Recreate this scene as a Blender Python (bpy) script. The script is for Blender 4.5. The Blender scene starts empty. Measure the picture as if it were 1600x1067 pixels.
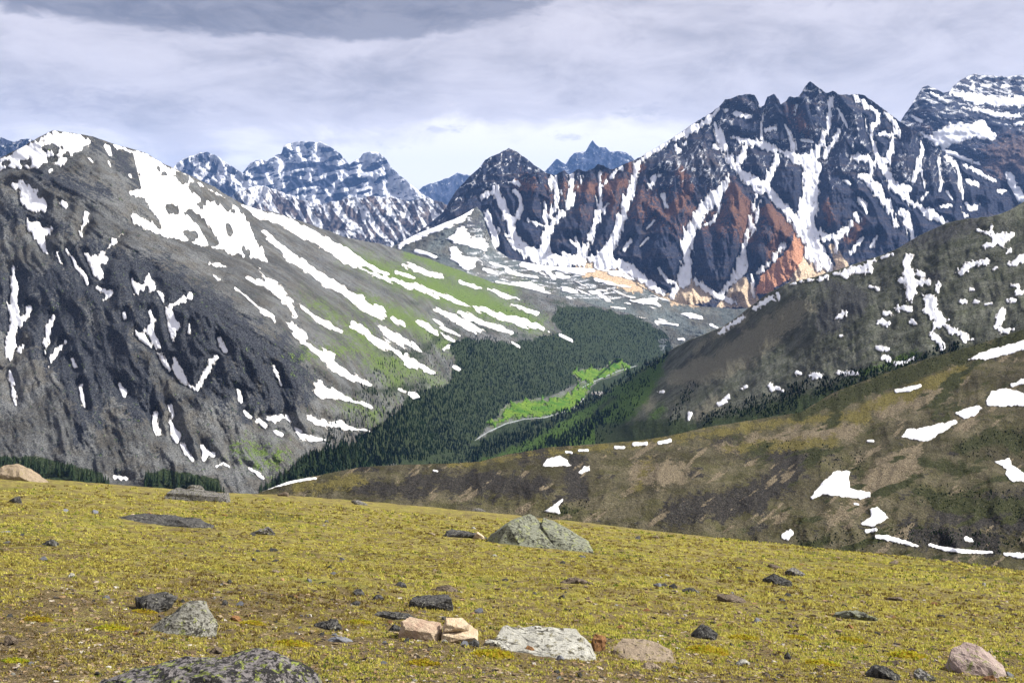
import bpy, math, random
import numpy as np

# ---------------------------------------------------------------- camera, sky, sun, exposure
SC = bpy.context.scene
COL = SC.collection
F, HY, CZ = 1400.0, 370.0, 1.65          # focal length and horizon line in photo pixels, eye height

cam_d = bpy.data.cameras.new('camera')
cam = bpy.data.objects.new('camera', cam_d)
COL.objects.link(cam)
cam.location = (0, 0, CZ)
cam.rotation_euler = (math.radians(90), 0, 0)
cam_d.sensor_width = 36.0
cam_d.lens = 36.0 * F / 1600.0
cam_d.shift_y = -(533.5 - HY) / 1600.0
cam_d.clip_start = 0.1
cam_d.clip_end = 80000
SC.camera = cam

SUN_EL, SUN_AZ = math.radians(42), math.radians(80)     # azimuth clockwise from the view direction
EXPOSURE = 1.18
sun_d = bpy.data.lights.new('sun', 'SUN')
sun_d.energy = 4.4
sun_d.angle = math.radians(5)
sun_d.color = (1.0, 0.965, 0.90)
sun = bpy.data.objects.new('sun', sun_d)
COL.objects.link(sun)
sun.rotation_euler = (math.radians(90) - SUN_EL, 0, -SUN_AZ + math.pi)
from mathutils import Vector
_dir = Vector((math.sin(SUN_AZ) * math.cos(SUN_EL), math.cos(SUN_AZ) * math.cos(SUN_EL), math.sin(SUN_EL)))
sun.rotation_euler = _dir.to_track_quat('Z', 'Y').to_euler()

world = bpy.data.worlds.new('World')
SC.world = world
world.use_nodes = True
def build_world():
    nt = world.node_tree
    nt.nodes.clear()
    N, L = nt.nodes.new, nt.links.new
    out = N('ShaderNodeOutputWorld')
    sky = N('ShaderNodeTexSky')
    sky.sky_type = 'NISHITA'
    sky.sun_disc = False
    sky.sun_elevation = SUN_EL
    sky.sun_rotation = SUN_AZ
    sky.altitude = 2200
    bg1 = N('ShaderNodeBackground'); bg1.inputs[1].default_value = 0.11
    L(sky.outputs[0], bg1.inputs[0])
    tc = N('ShaderNodeTexCoord')
    sep = N('ShaderNodeSeparateXYZ'); L(tc.outputs['Generated'], sep.inputs[0])
    def math_(op, a, b=None, c=None):
        m = N('ShaderNodeMath'); m.operation = op
        for i, v in enumerate((a, b, c)):
            if v is None: continue
            if isinstance(v, (int, float)): m.inputs[i].default_value = v
            else: L(v, m.inputs[i])
        return m.outputs[0]
    def noise(vec, scale, detail=6, rough=0.55, dist=0.0):
        n = N('ShaderNodeTexNoise'); n.inputs['Scale'].default_value = scale
        n.inputs['Detail'].default_value = detail; n.inputs['Roughness'].default_value = rough
        n.inputs['Distortion'].default_value = dist
        L(vec, n.inputs['Vector']); return n.outputs[0]
    def mapr(v, a, b, c=0.0, d=1.0):
        m = N('ShaderNodeMapRange'); m.interpolation_type = 'SMOOTHSTEP'
        L(v, m.inputs[0])
        for i, x in enumerate((a, b, c, d)): m.inputs[i + 1].default_value = x
        return m.outputs[0]
    def mix(f, a, b):
        m = N('ShaderNodeMix'); m.data_type = 'RGBA'
        if isinstance(f, float): m.inputs[0].default_value = f
        else: L(f, m.inputs[0])
        for k, v in ((6, a), (7, b)):
            if isinstance(v, tuple): m.inputs[k].default_value = v + (1,)
            else: L(v, m.inputs[k])
        return m.outputs[2]
    # overcast: soft lavender-grey layers, thin bright cloud low over the skyline, a few dark ragged banks
    az = math_('ARCTAN2', sep.outputs[0], sep.outputs[1]); el = sep.outputs[2]
    comb = N('ShaderNodeCombineXYZ'); L(sep.outputs[0], comb.inputs[0]); L(sep.outputs[1], comb.inputs[1]); L(math_('MULTIPLY', el, 2.7), comb.inputs[2])
    mp = N('ShaderNodeMapping'); mp.inputs['Location'].default_value = (3.1, 1.7, 0.4); L(comb.outputs[0], mp.inputs[0])
    v = mp.outputs[0]
    n1 = noise(v, 2.6, 5, 0.55, 0.6)
    n2 = noise(v, 7.5, 7, 0.60, 0.8)
    n3 = noise(v, 22, 6, 0.62, 0.5)
    nsum = math_('ADD', math_('ADD', math_('MULTIPLY', n1, 0.50), math_('MULTIPLY', n2, 0.36)), math_('MULTIPLY', n3, 0.14))
    tex = math_('MULTIPLY', math_('SUBTRACT', nsum, 0.5), 2.7)
    low = mapr(el, 0.07, 0.19, 1.0, 0.0)
    lit = math_('ADD', math_('ADD', tex, math_('MULTIPLY', low, 0.34)), 0.32)
    def blob(px, py, w, h):
        a0, e0 = (px - 800) / 1400.0, (370 - py) / 1400.0 * 0.97
        x = math_('DIVIDE', math_('SUBTRACT', az, a0), w / 1400.0); y = math_('DIVIDE', math_('SUBTRACT', el, e0), h / 1400.0)
        return math_('MAXIMUM', math_('SUBTRACT', 1.0, math_('ADD', math_('MULTIPLY', x, x), math_('MULTIPLY', y, y))), -1.2)
    glow = math_('MAXIMUM', blob(830, 235, 430, 70), 0.0)
    glow = math_('MAXIMUM', glow, math_('MULTIPLY', math_('MAXIMUM', blob(520, 205, 240, 22), 0.0), 0.8))
    lit = math_('ADD', lit, math_('MULTIPLY', glow, 0.20))
    c = mix(mapr(lit, 0.0, 0.55), (0.395, 0.372, 0.400), (0.665, 0.622, 0.660))
    c = mix(mapr(lit, 0.50, 0.95), c, (1.05, 1.00, 0.98))
    wob = math_('ADD', math_('MULTIPLY', math_('SUBTRACT', n2, 0.5), 4.5), math_('MULTIPLY', math_('SUBTRACT', n3, 0.5), 3.2))
    n4 = noise(v, 55, 5, 0.62, 0.4)
    bank = math_('ADD', math_('MULTIPLY', blob(330, -12, 570, 84), 2.3), math_('ADD', math_('MULTIPLY', math_('SUBTRACT', n2, 0.5), 2.4), math_('MULTIPLY', math_('SUBTRACT', n3, 0.5), 2.0)))
    dk = blob(30, 76, 70, 14)
    for q in ((430, 100, 30, 18), (880, 211, 55, 11), (612, 224, 36, 14), (1010, 172, 70, 14), (700, 200, 46, 10)):
        dk = math_('MAXIMUM', dk, blob(*q))
    wob = math_('ADD', wob, math_('MULTIPLY', math_('SUBTRACT', n4, 0.5), 5.0))
    dk = math_('ADD', math_('SUBTRACT', dk, 0.25), wob)
    big = blob(1420, 5, 300, 34)
    big = math_('MAXIMUM', big, blob(150, 175, 280, 30))
    big = math_('ADD', math_('SUBTRACT', big, 0.5), math_('MULTIPLY', wob, 0.5))
    c = mix(math_('MULTIPLY', mapr(dk, 0.0, 1.5), 0.40), c, (0.36, 0.34, 0.40))
    c = mix(math_('MULTIPLY', mapr(big, -0.3, 0.9), 0.55), c, (0.36, 0.34, 0.39))
    cb = mix(mapr(math_('ADD', math_('MULTIPLY', n2, 0.5), math_('MULTIPLY', n3, 0.5)), 0.38, 0.62), (0.165, 0.157, 0.175), (0.275, 0.262, 0.285))
    c = mix(math_('MULTIPLY', mapr(bank, 0.05, 0.75), 0.92), c, cb)
    bg2 = N('ShaderNodeBackground'); bg2.inputs[1].default_value = 0.56
    L(c, bg2.inputs[0])
    ms = N('ShaderNodeMixShader'); ms.inputs[0].default_value = 0.93
    L(bg1.outputs[0], ms.inputs[1]); L(bg2.outputs[0], ms.inputs[2])
    L(ms.outputs[0], out.inputs[0])
build_world()
SC.view_settings.view_transform = 'Standard'
SC.view_settings.look = 'None'
SC.view_settings.gamma = 1
SC.view_settings.use_curve_mapping = False
SC.view_settings.exposure = EXPOSURE
SC.cycles.max_bounces = 5
SC.cycles.diffuse_bounces = 3
SC.cycles.volume_bounces = 0
SC.cycles.transparent_max_bounces = 4

# ---------------------------------------------------------------- numeric helpers
_rs = np.random.RandomState(7)
_perm = np.concatenate([_rs.permutation(512)] * 3)
_ga = _rs.rand(512) * 2 * np.pi
_gx, _gy = np.cos(_ga), np.sin(_ga)
def perlin(x, y):
    xi = np.floor(x).astype(np.int64); yi = np.floor(y).astype(np.int64)
    xf = x - xi; yf = y - yi
    xi &= 511; yi &= 511
    u = xf * xf * xf * (xf * (xf * 6 - 15) + 10); v = yf * yf * yf * (yf * (yf * 6 - 15) + 10)
    def g(ix, iy, dx, dy):
        h = _perm[_perm[ix] + iy]
        return _gx[h] * dx + _gy[h] * dy
    a = g(xi, yi, xf, yf); b = g(xi + 1, yi, xf - 1, yf)
    c = g(xi, yi + 1, xf, yf - 1); d = g(xi + 1, yi + 1, xf - 1, yf - 1)
    return (a + u * (b - a) + v * (c - a + u * (a - b - c + d))) * 1.5
def fbm(x, y, o=4, g=0.5, seed=0):
    s = 0; a = 1; t = 0
    for k in range(o):
        s = s + a * perlin(x * 2 ** k + 17.3 * k + seed * 7.7, y * 2 ** k + 9.1 * k + seed * 3.3); t += a; a *= g
    return s / t
def ridged(x, y, o=4, g=0.55, seed=0):
    s = 0; a = 1; t = 0
    for k in range(o):
        s = s + a * (1 - 2 * np.abs(perlin(x * 2 ** k + 31.7 * k + seed * 5.1, y * 2 ** k + 5.3 * k + seed * 8.9))); t += a; a *= g
    return s / t
def sstep(a, b, x):
    t = np.clip((x - a) / (b - a), 0, 1); return t * t * (3 - 2 * t)

# image shapes: ('s', [(x, y, r), ...]) a stroke, ('p', [(x, y), ...]) a polygon, ('-', shape) a hole
def S(*p): return ('s', p)
def Pg(*p): return ('p', p)
def H(*sh): return [('-', s) for s in sh]
def sdf(shape, U, V):
    kind, p = shape
    if kind == 's':
        best = np.full(U.shape, -1e9)
        pts = [tuple(map(float, q)) for q in p]
        if len(pts) == 1: pts = pts * 2
        for (x0, y0, r0), (x1, y1, r1) in zip(pts, pts[1:]):
            dx, dy = x1 - x0, y1 - y0; l2 = dx * dx + dy * dy + 1e-9
            t = np.clip(((U - x0) * dx + (V - y0) * dy) / l2, 0, 1)
            best = np.maximum(best, r0 + (r1 - r0) * t - np.hypot(U - x0 - t * dx, V - y0 - t * dy))
        return best
    ins = np.zeros(U.shape, bool); dmin = np.full(U.shape, 1e9)
    n = len(p)
    for i in range(n):
        x0, y0 = p[i]; x1, y1 = p[(i + 1) % n]
        dx, dy = x1 - x0, y1 - y0; l2 = dx * dx + dy * dy + 1e-9
        t = np.clip(((U - x0) * dx + (V - y0) * dy) / l2, 0, 1)
        dmin = np.minimum(dmin, np.hypot(U - x0 - t * dx, V - y0 - t * dy))
        if y0 != y1:
            c = ((y0 > V) != (y1 > V)) & (U < dx * (V - y0) / (y1 - y0) + x0)
            ins ^= c
    return np.where(ins, dmin, -dmin)
def field(shapes, U, V):
    f = np.full(U.shape, -1e9)
    for s in shapes:
        if s[0] == '-': f = np.minimum(f, -sdf(s[1], U, V))
        else: f = np.maximum(f, sdf(s, U, V))
    return f
def bbox(shapes):
    b = [1e9, 1e9, -1e9, -1e9]
    for s in shapes:
        if s[0] == '-': continue
        for q in s[1]:
            r = q[2] if s[0] == 's' else 0
            b = [min(b[0], q[0] - r), min(b[1], q[1] - r), max(b[2], q[0] + r), max(b[3], q[1] + r)]
    return b
def tps_fit(ctrl):
    c = np.array(ctrl, float); x = c[:, :2] / 200.0; f = np.log(c[:, 2]); n = len(c)
    d = np.linalg.norm(x[:, None] - x[None], axis=2)
    K = np.where(d > 0, d * d * np.log(d + 1e-12), 0) + np.eye(n) * 2e-3
    P = np.c_[np.ones(n), x]
    A = np.zeros((n + 3, n + 3)); A[:n, :n] = K; A[:n, n:] = P; A[n:, :n] = P.T
    w = np.linalg.solve(A, np.r_[f, 0, 0, 0])
    return x, w
def tps_eval(m, U, V):
    x, w = m; u = U / 200.0; v = V / 200.0
    s = w[-3] + w[-2] * u + w[-1] * v
    for (a, b), k in zip(x, w):
        r2 = (u - a) ** 2 + (v - b) ** 2
        s = s + k * 0.5 * r2 * np.log(r2 + 1e-12)
    return np.exp(s)
def unproject(U, V, Y):
    return np.stack([(U - 800) / F * Y, Y, CZ + (HY - V) / F * Y], -1)

# ---------------------------------------------------------------- mesh helpers
def mesh_np(name, verts, faces, smooth=True):
    verts = np.ascontiguousarray(verts, np.float32).reshape(-1, 3)
    faces = np.ascontiguousarray(faces, np.int32)
    k = faces.shape[1]
    me = bpy.data.meshes.new(name)
    me.vertices.add(len(verts)); me.vertices.foreach_set('co', verts.ravel())
    me.loops.add(faces.size); me.loops.foreach_set('vertex_index', faces.ravel())
    me.polygons.add(len(faces))
    me.polygons.foreach_set('loop_start', np.arange(0, faces.size, k, dtype=np.int32))
    me.polygons.foreach_set('loop_total', np.full(len(faces), k, np.int32))
    me.polygons.foreach_set('use_smooth', np.full(len(faces), smooth, bool))
    me.update(calc_edges=True)
    return me
def add_attr(me, name, arr):
    a = me.attributes.new(name, 'FLOAT', 'POINT')
    a.data.foreach_set('value', np.ascontiguousarray(arr, np.float32).ravel())
def grid_faces(nr, nc):
    i = np.arange((nr - 1) * (nc - 1)); r = i // (nc - 1); c = i % (nc - 1)
    a = r * nc + c
    return np.stack([a, a + nc, a + nc + 1, a + 1], 1)
def link(name, me, mat, parent=None, **props):
    o = bpy.data.objects.new(name, me); COL.objects.link(o)
    if mat is not None and not me.materials: me.materials.append(mat)
    if parent is not None: o.parent = parent
    for k, v in props.items(): o[k] = v
    return o
def empty(name, loc, **props):
    o = bpy.data.objects.new(name, None); COL.objects.link(o); o.location = loc
    o.empty_display_size = 0.2
    for k, v in props.items(): o[k] = v
    return o

# ---------------------------------------------------------------- materials
class NT:
    def __init__(s, name):
        s.m = bpy.data.materials.new(name); s.m.use_nodes = True
        s.t = s.m.node_tree; s.t.nodes.clear()
        s.out = s.N('ShaderNodeOutputMaterial')
        s.b = s.N('ShaderNodeBsdfPrincipled'); s.L(s.b.outputs[0], s.out.inputs[0])
        s.b.inputs['Roughness'].default_value = 0.9
        s.b.inputs['Specular IOR Level'].default_value = 0.04
    def N(s, t): return s.t.nodes.new(t)
    def L(s, a, b): s.t.links.new(a, b)
    def pos(s): return s.N('ShaderNodeNewGeometry').outputs['Position']
    def objc(s): return s.N('ShaderNodeTexCoord').outputs['Object']
    def attr(s, n):
        a = s.N('ShaderNodeAttribute'); a.attribute_name = n; return a.outputs['Fac']
    def val(s, sock, v):
        if isinstance(v, (int, float)): sock.default_value = v
        elif isinstance(v, tuple): sock.default_value = v if len(v) == len(sock.default_value) else v + (1,)
        else: s.L(v, sock)
    def math(s, op, a, b=0.0):
        n = s.N('ShaderNodeMath'); n.operation = op; s.val(n.inputs[0], a); s.val(n.inputs[1], b); return n.outputs[0]
    def scale(s, v, xyz):
        n = s.N('ShaderNodeMapping'); n.inputs['Scale'].default_value = xyz; s.L(v, n.inputs[0]); return n.outputs[0]
    def noise(s, v, sc, det=5, ro=0.55, dist=0.0):
        n = s.N('ShaderNodeTexNoise'); s.L(v, n.inputs['Vector']); n.inputs['Scale'].default_value = sc
        n.inputs['Detail'].default_value = det; n.inputs['Roughness'].default_value = ro
        n.inputs['Distortion'].default_value = dist; return n.outputs[0]
    def voro(s, v, sc, feat='F1', out='Distance', rnd=1.0):
        n = s.N('ShaderNodeTexVoronoi'); n.feature = feat; s.L(v, n.inputs['Vector']); n.inputs['Scale'].default_value = sc
        n.inputs['Randomness'].default_value = rnd; return n.outputs[out]
    def mr(s, v, a, b, c=0.0, d=1.0):
        n = s.N('ShaderNodeMapRange'); n.interpolation_type = 'SMOOTHSTEP'; s.L(v, n.inputs[0])
        for i, x in enumerate((a, b, c, d)): n.inputs[i + 1].default_value = x
        return n.outputs[0]
    def mix(s, f, a, b, mode='MIX'):
        n = s.N('ShaderNodeMix'); n.data_type = 'RGBA'; n.blend_type = mode; n.clamp_factor = True
        s.val(n.inputs[0], f); s.val(n.inputs[6], a); s.val(n.inputs[7], b); return n.outputs[2]
    def bump(s, h, strength, dist, prev=None):
        n = s.N('ShaderNodeBump'); n.inputs['Strength'].default_value = strength
        n.inputs['Distance'].default_value = dist; s.L(h, n.inputs['Height'])
        if prev is not None: s.L(prev, n.inputs['Normal'])
        return n.outputs[0]
    def done(s, col, normal=None, rough=None):
        s.val(s.b.inputs['Base Color'], col)
        if normal is not None: s.L(normal, s.b.inputs['Normal'])
        if rough is not None: s.val(s.b.inputs['Roughness'], rough)
        return s.m

def terrain_material(name, m, rock, dark, layers, vstretch=(1, 1, 1), bump=1.0, strata=None, speck=None):
    """m: size in metres of about ten photo pixels on this mountain. layers: [(attribute, colour A, colour B, noise amount)]"""
    t = NT(name); p = t.pos(); q = t.scale(p, vstretch)
    nb = t.noise(q, 0.35 / m, 5, 0.6)            # broad
    nm = t.noise(q, 1.6 / m, 6, 0.65, 0.4)       # middle
    nf = t.noise(p, 7.0 / m, 4, 0.7)             # fine
    c = t.mix(t.mr(nm, 0.3, 0.7), rock[0], rock[1])
    c = t.mix(t.mr(nb, 0.42, 0.62, 0, 0.9), c, rock[2])
    nv = t.noise(p, 0.12 / m, 4, 0.6)
    c = t.mix(1.0, c, t.mr(nv, 0.34, 0.64, 0.68, 1.22), 'MULTIPLY')
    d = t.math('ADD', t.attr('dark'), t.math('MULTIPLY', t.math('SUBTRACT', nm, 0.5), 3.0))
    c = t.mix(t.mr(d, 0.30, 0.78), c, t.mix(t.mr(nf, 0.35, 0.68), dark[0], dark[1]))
    if strata:
        w = t.noise(t.scale(p, (0.25, 0.25, 5.0)), 0.35 / m, 5, 0.6, 0.3)
        c = t.mix(t.mr(w, 0.50, 0.66, 0, 0.55), c, strata)
    for a, ca, cb, am in layers:
        f = t.math('ADD', t.attr(a), t.math('MULTIPLY', t.math('SUBTRACT', nm, 0.5), am * 2.2))
        f = t.math('ADD', f, t.math('MULTIPLY', t.math('SUBTRACT', nf, 0.5), am * 1.2))
        c = t.mix(t.mr(f, 0.38, 0.68), c, t.mix(t.mr(nf, 0.3, 0.7), ca, cb))
    c = t.mix(1.0, c, t.mr(nf, 0.36, 0.64, 0.42, 1.38), 'MULTIPLY')
    if speck:
        sp = t.voro(p, 6.0 / m)
        sp2 = t.noise(p, 1.1 / m, 4, 0.6)
        f = t.math('MULTIPLY', t.mr(sp, 0.12, 0.24, 1, 0), t.mr(sp2, 0.46, 0.62))
        c = t.mix(f, c, speck)
    s = t.math('ADD', t.attr('snow'), t.math('MULTIPLY', t.math('SUBTRACT', nf, 0.5), 0.45))
    sm = t.mr(s, 0.47, 0.53)
    c = t.mix(sm, c, (0.70, 0.71, 0.74))
    h = t.math('ADD', t.math('MULTIPLY', nm, 1.0), t.math('MULTIPLY', nf, 0.35))
    n = t.bump(h, 1.0, bump * m * 0.6)
    return t.done(c, n)

# ---------------------------------------------------------------- mountains
GX = {}
def blur(a, n):
    for _ in range(n):
        a = (np.roll(a, 1, 0) + np.roll(a, -1, 0) + np.roll(a, 1, 1) + np.roll(a, -1, 1) + 2 * a) / 6
    return a
class Mountain:
    """A mountain is a real surface: an outline for its crest, distances (in metres) at points of it,
    relief in metres, and a back slope behind the crest."""
    def __init__(s, name, crest, bottom, ctrl, step=1.4, jag=(2.0, 25.0), relief=None, seed=0, back=0.75, crest_keep=6.0):
        s.name = name; s.seed = seed
        u0, u1 = crest[0][0], crest[-1][0]
        n = int((u1 - u0) / step) + 1
        us = np.linspace(u0, u1, n)
        cr = np.array(crest, float); bo = np.array(bottom, float)
        vt = np.interp(us, cr[:, 0], cr[:, 1])
        a, wl = jag
        vt = vt + a * (fbm(us / wl, us * 0 + seed * 3.7, 5, 0.62, seed))
        vb = np.maximum(np.interp(us, bo[:, 0], bo[:, 1]), vt + 6)
        rows = int(np.max(vb - vt) / step) + 1
        t = np.linspace(0, 1, rows)[:, None]
        s.us, s.vt, s.vb, s.rows = us, vt, vb, rows
        s.U = np.broadcast_to(us, (rows, n)).copy(); s.V = vt + (vb - vt) * t
        m = tps_fit(ctrl)
        s.Y0 = tps_eval(m, s.U, s.V)
        s.Y = s.Y0.copy()
        s.attr = {k: np.zeros(s.U.shape) for k in ('dark', 'snow', 'grass', 'rust', 'tan', 'wood')}
        s.back = back
    def zone(s, key, shapes, soft, strength=1.0, warp=0.0, wl=30.0):
        U, V = s.U, s.V
        f = field(shapes, U, V)
        if warp: f = f + warp * fbm(U / wl, V / wl, 4, 0.55, s.seed + 5)
        z = strength * sstep(-soft, soft, f)
        s.attr[key] = np.maximum(s.attr[key], z) if strength > 0 else np.clip(s.attr[key] + z, 0, 1)
    def gullies(s, patches, depth, width):
        """snow lies in gullies: hollow the face along them"""
        g = np.zeros(s.U.shape)
        for p in patches:
            b = bbox(p); w3 = width * 2.5
            c0, c1 = np.searchsorted(s.us, [b[0] - w3, b[2] + w3])
            if c1 <= c0: continue
            f = field([q for q in p if q[0] != '-'], s.U[:, c0:c1], s.V[:, c0:c1])
            g[:, c0:c1] = np.maximum(g[:, c0:c1], np.exp(-np.clip(-f, 0, None) ** 2 / (2 * width * width)))
        s.Y += depth * g
        return g
    def build(s, mat, label, skip=()):
        # slope on the built surface
        P = unproject(s.U, s.V, s.Y)
        K = [0.01, 0.03, 0.08, 0.18]
        backs = []
        for k in K[::-1]:
            q = P[0].copy(); d = k * q[:, 1]
            q[:, 0] *= (1 + k); q[:, 1] += d; q[:, 2] -= d * s.back
            backs.append(q)
        A = np.concatenate([np.array(backs), P], 0)
        nr, nc = A.shape[:2]
        me = mesh_np(s.name, A.reshape(-1, 3), grid_faces(nr, nc))
        for k, v in s.attr.items():
            if v.any() or k in ('dark', 'snow'):
                add_attr(me, k, np.concatenate([np.repeat(v[:1], len(K), 0), v], 0))
        s.obj = link(s.name, me, mat, None, kind='structure', label=label)
        return s.obj
    def depth(s, U, V):
        x = np.clip((U - s.us[0]) / (s.us[1] - s.us[0]), 0, len(s.us) - 1.001)
        i = x.astype(int); fx = x - i
        r = 0
        for j, w in ((i, 1 - fx), (i + 1, fx)):
            t = np.clip((V - s.vt[j]) / (s.vb[j] - s.vt[j]), 0, 1) * (s.rows - 1)
            k = np.minimum(t.astype(int), s.rows - 2); ft = t - k
            r = r + w * (s.Y[k, j] * (1 - ft) + s.Y[k + 1, j] * ft)
        return r
    def top(s, U):
        return np.interp(U, s.us, s.vt)
    def patch(s, name, shapes, mat, parent=None, step=1.1, rough=2.2, wl=9.0, lift=0.0014, seed=0, attrs=None, melt=False, thin=1.0, ang=None, **props):
        """a sheet lying on the mountain, a little proud of it, with an uneven edge"""
        b = bbox(shapes); pad = 5
        nu = int((b[2] - b[0] + 2 * pad) / step) + 1; nv = int((b[3] - b[1] + 2 * pad) / step) + 1
        u = b[0] - pad + step * np.arange(nu); v = b[1] - pad + step * np.arange(nv)
        U, V = np.meshgrid(u, v)
        f = field(shapes, U, V)
        if thin < 1: f = f - (1 - thin) * np.clip(np.max(f), 1, 8) * 0.6
        R = np.clip(np.max(f), 0.8, 9.0)
        amp = np.clip(0.62 * R, 0.9, 4.2) * rough / 2.0
        if ang is None: Na, Nb, st = U, V, 1.25
        else:
            a_ = math.radians(ang); Na = -U * math.sin(a_) + V * math.cos(a_); Nb = U * math.cos(a_) + V * math.sin(a_); st = 3.2
        f = f + amp * (1.9 * fbm(Na / (wl * 1.2), Nb / (wl * 1.4 * st), 4, 0.62, s.seed + 2) + (0.9 + 0.7 * (R < 5.5)) * fbm(Na / 4.2, Nb / (4.6 * st), 3, 0.6, s.seed + 8)) + 0.1
        if melt: f = np.minimum(f, 9 * (0.48 - fbm(U / 8, V / 8, 4, 0.6, s.seed + 12)))
        if not (f > 0).any(): return None
        gy, gx = np.gradient(f, step); g2 = gx * gx + gy * gy + 1e-4
        ins = f > 0
        cell = ins[:-1, :-1] | ins[1:, :-1] | ins[1:, 1:] | ins[:-1, 1:]
        mv = ~ins
        k = np.clip(-f / g2, -3, 3) * mv
        su = np.clip(k * gx, -step * 1.2, step * 1.2); sv = np.clip(k * gy, -step * 1.2, step * 1.2)
        U = U + su; V = V + sv
        tp = s.top(U) + 0.3
        V = np.maximum(V, tp)
        Y = s.depth(U, V)
        # take the nearest of the neighbouring surface so the sheet covers small bumps
        Yn = Y.copy()
        for dy, dx in ((1, 0), (-1, 0), (0, 1), (0, -1)):
            Yn = np.minimum(Yn, np.roll(np.roll(Y, dy, 0), dx, 1))
        Yb = 0.5 * blur(Yn, 3) + 0.5 * Yn
        h = np.where(ins, sstep(-0.3, 4.0, f), 0)
        Yb = np.where(mv, Y * (1 - lift * 0.35), np.minimum(Yb, Y) - Y * lift * (0.35 + 0.6 * h))
        P = unproject(U, V, Yb)
        fa = grid_faces(nv, nu)[cell.ravel()]
        used = np.unique(fa); remap = np.full(nu * nv, -1); remap[used] = np.arange(len(used))
        me = mesh_np(name, P.reshape(-1, 3)[used], remap[fa])
        if melt or mat is SNOW: add_attr(me, 'rim', sstep(-0.2, 2.2, f).reshape(-1)[used])
        if attrs:
            for k2, fn in attrs.items(): add_attr(me, k2, fn(U, V).reshape(-1)[used])
        return link(name, me, mat, parent, **props)

def snow_material():
    t = NT('old_snow'); p = t.pos()
    a = t.noise(p, 0.02, 6, 0.65); b = t.noise(p, 0.15, 5, 0.7)
    c = t.mix(t.mr(a, 0.35, 0.7), (0.83, 0.84, 0.865), (0.70, 0.71, 0.74))
    c = t.mix(t.mr(b, 0.58, 0.8, 0, 0.45), c, (0.50, 0.475, 0.44))
    rim = t.math('ADD', t.attr('rim'), t.math('MULTIPLY', t.math('SUBTRACT', b, 0.5), 1.4))
    c = t.mix(t.mr(rim, 0.05, 0.65), (0.42, 0.40, 0.37), c)
    return t.done(c, t.bump(b, 0.35, 2.0), 0.75)
SNOW = snow_material()

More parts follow.
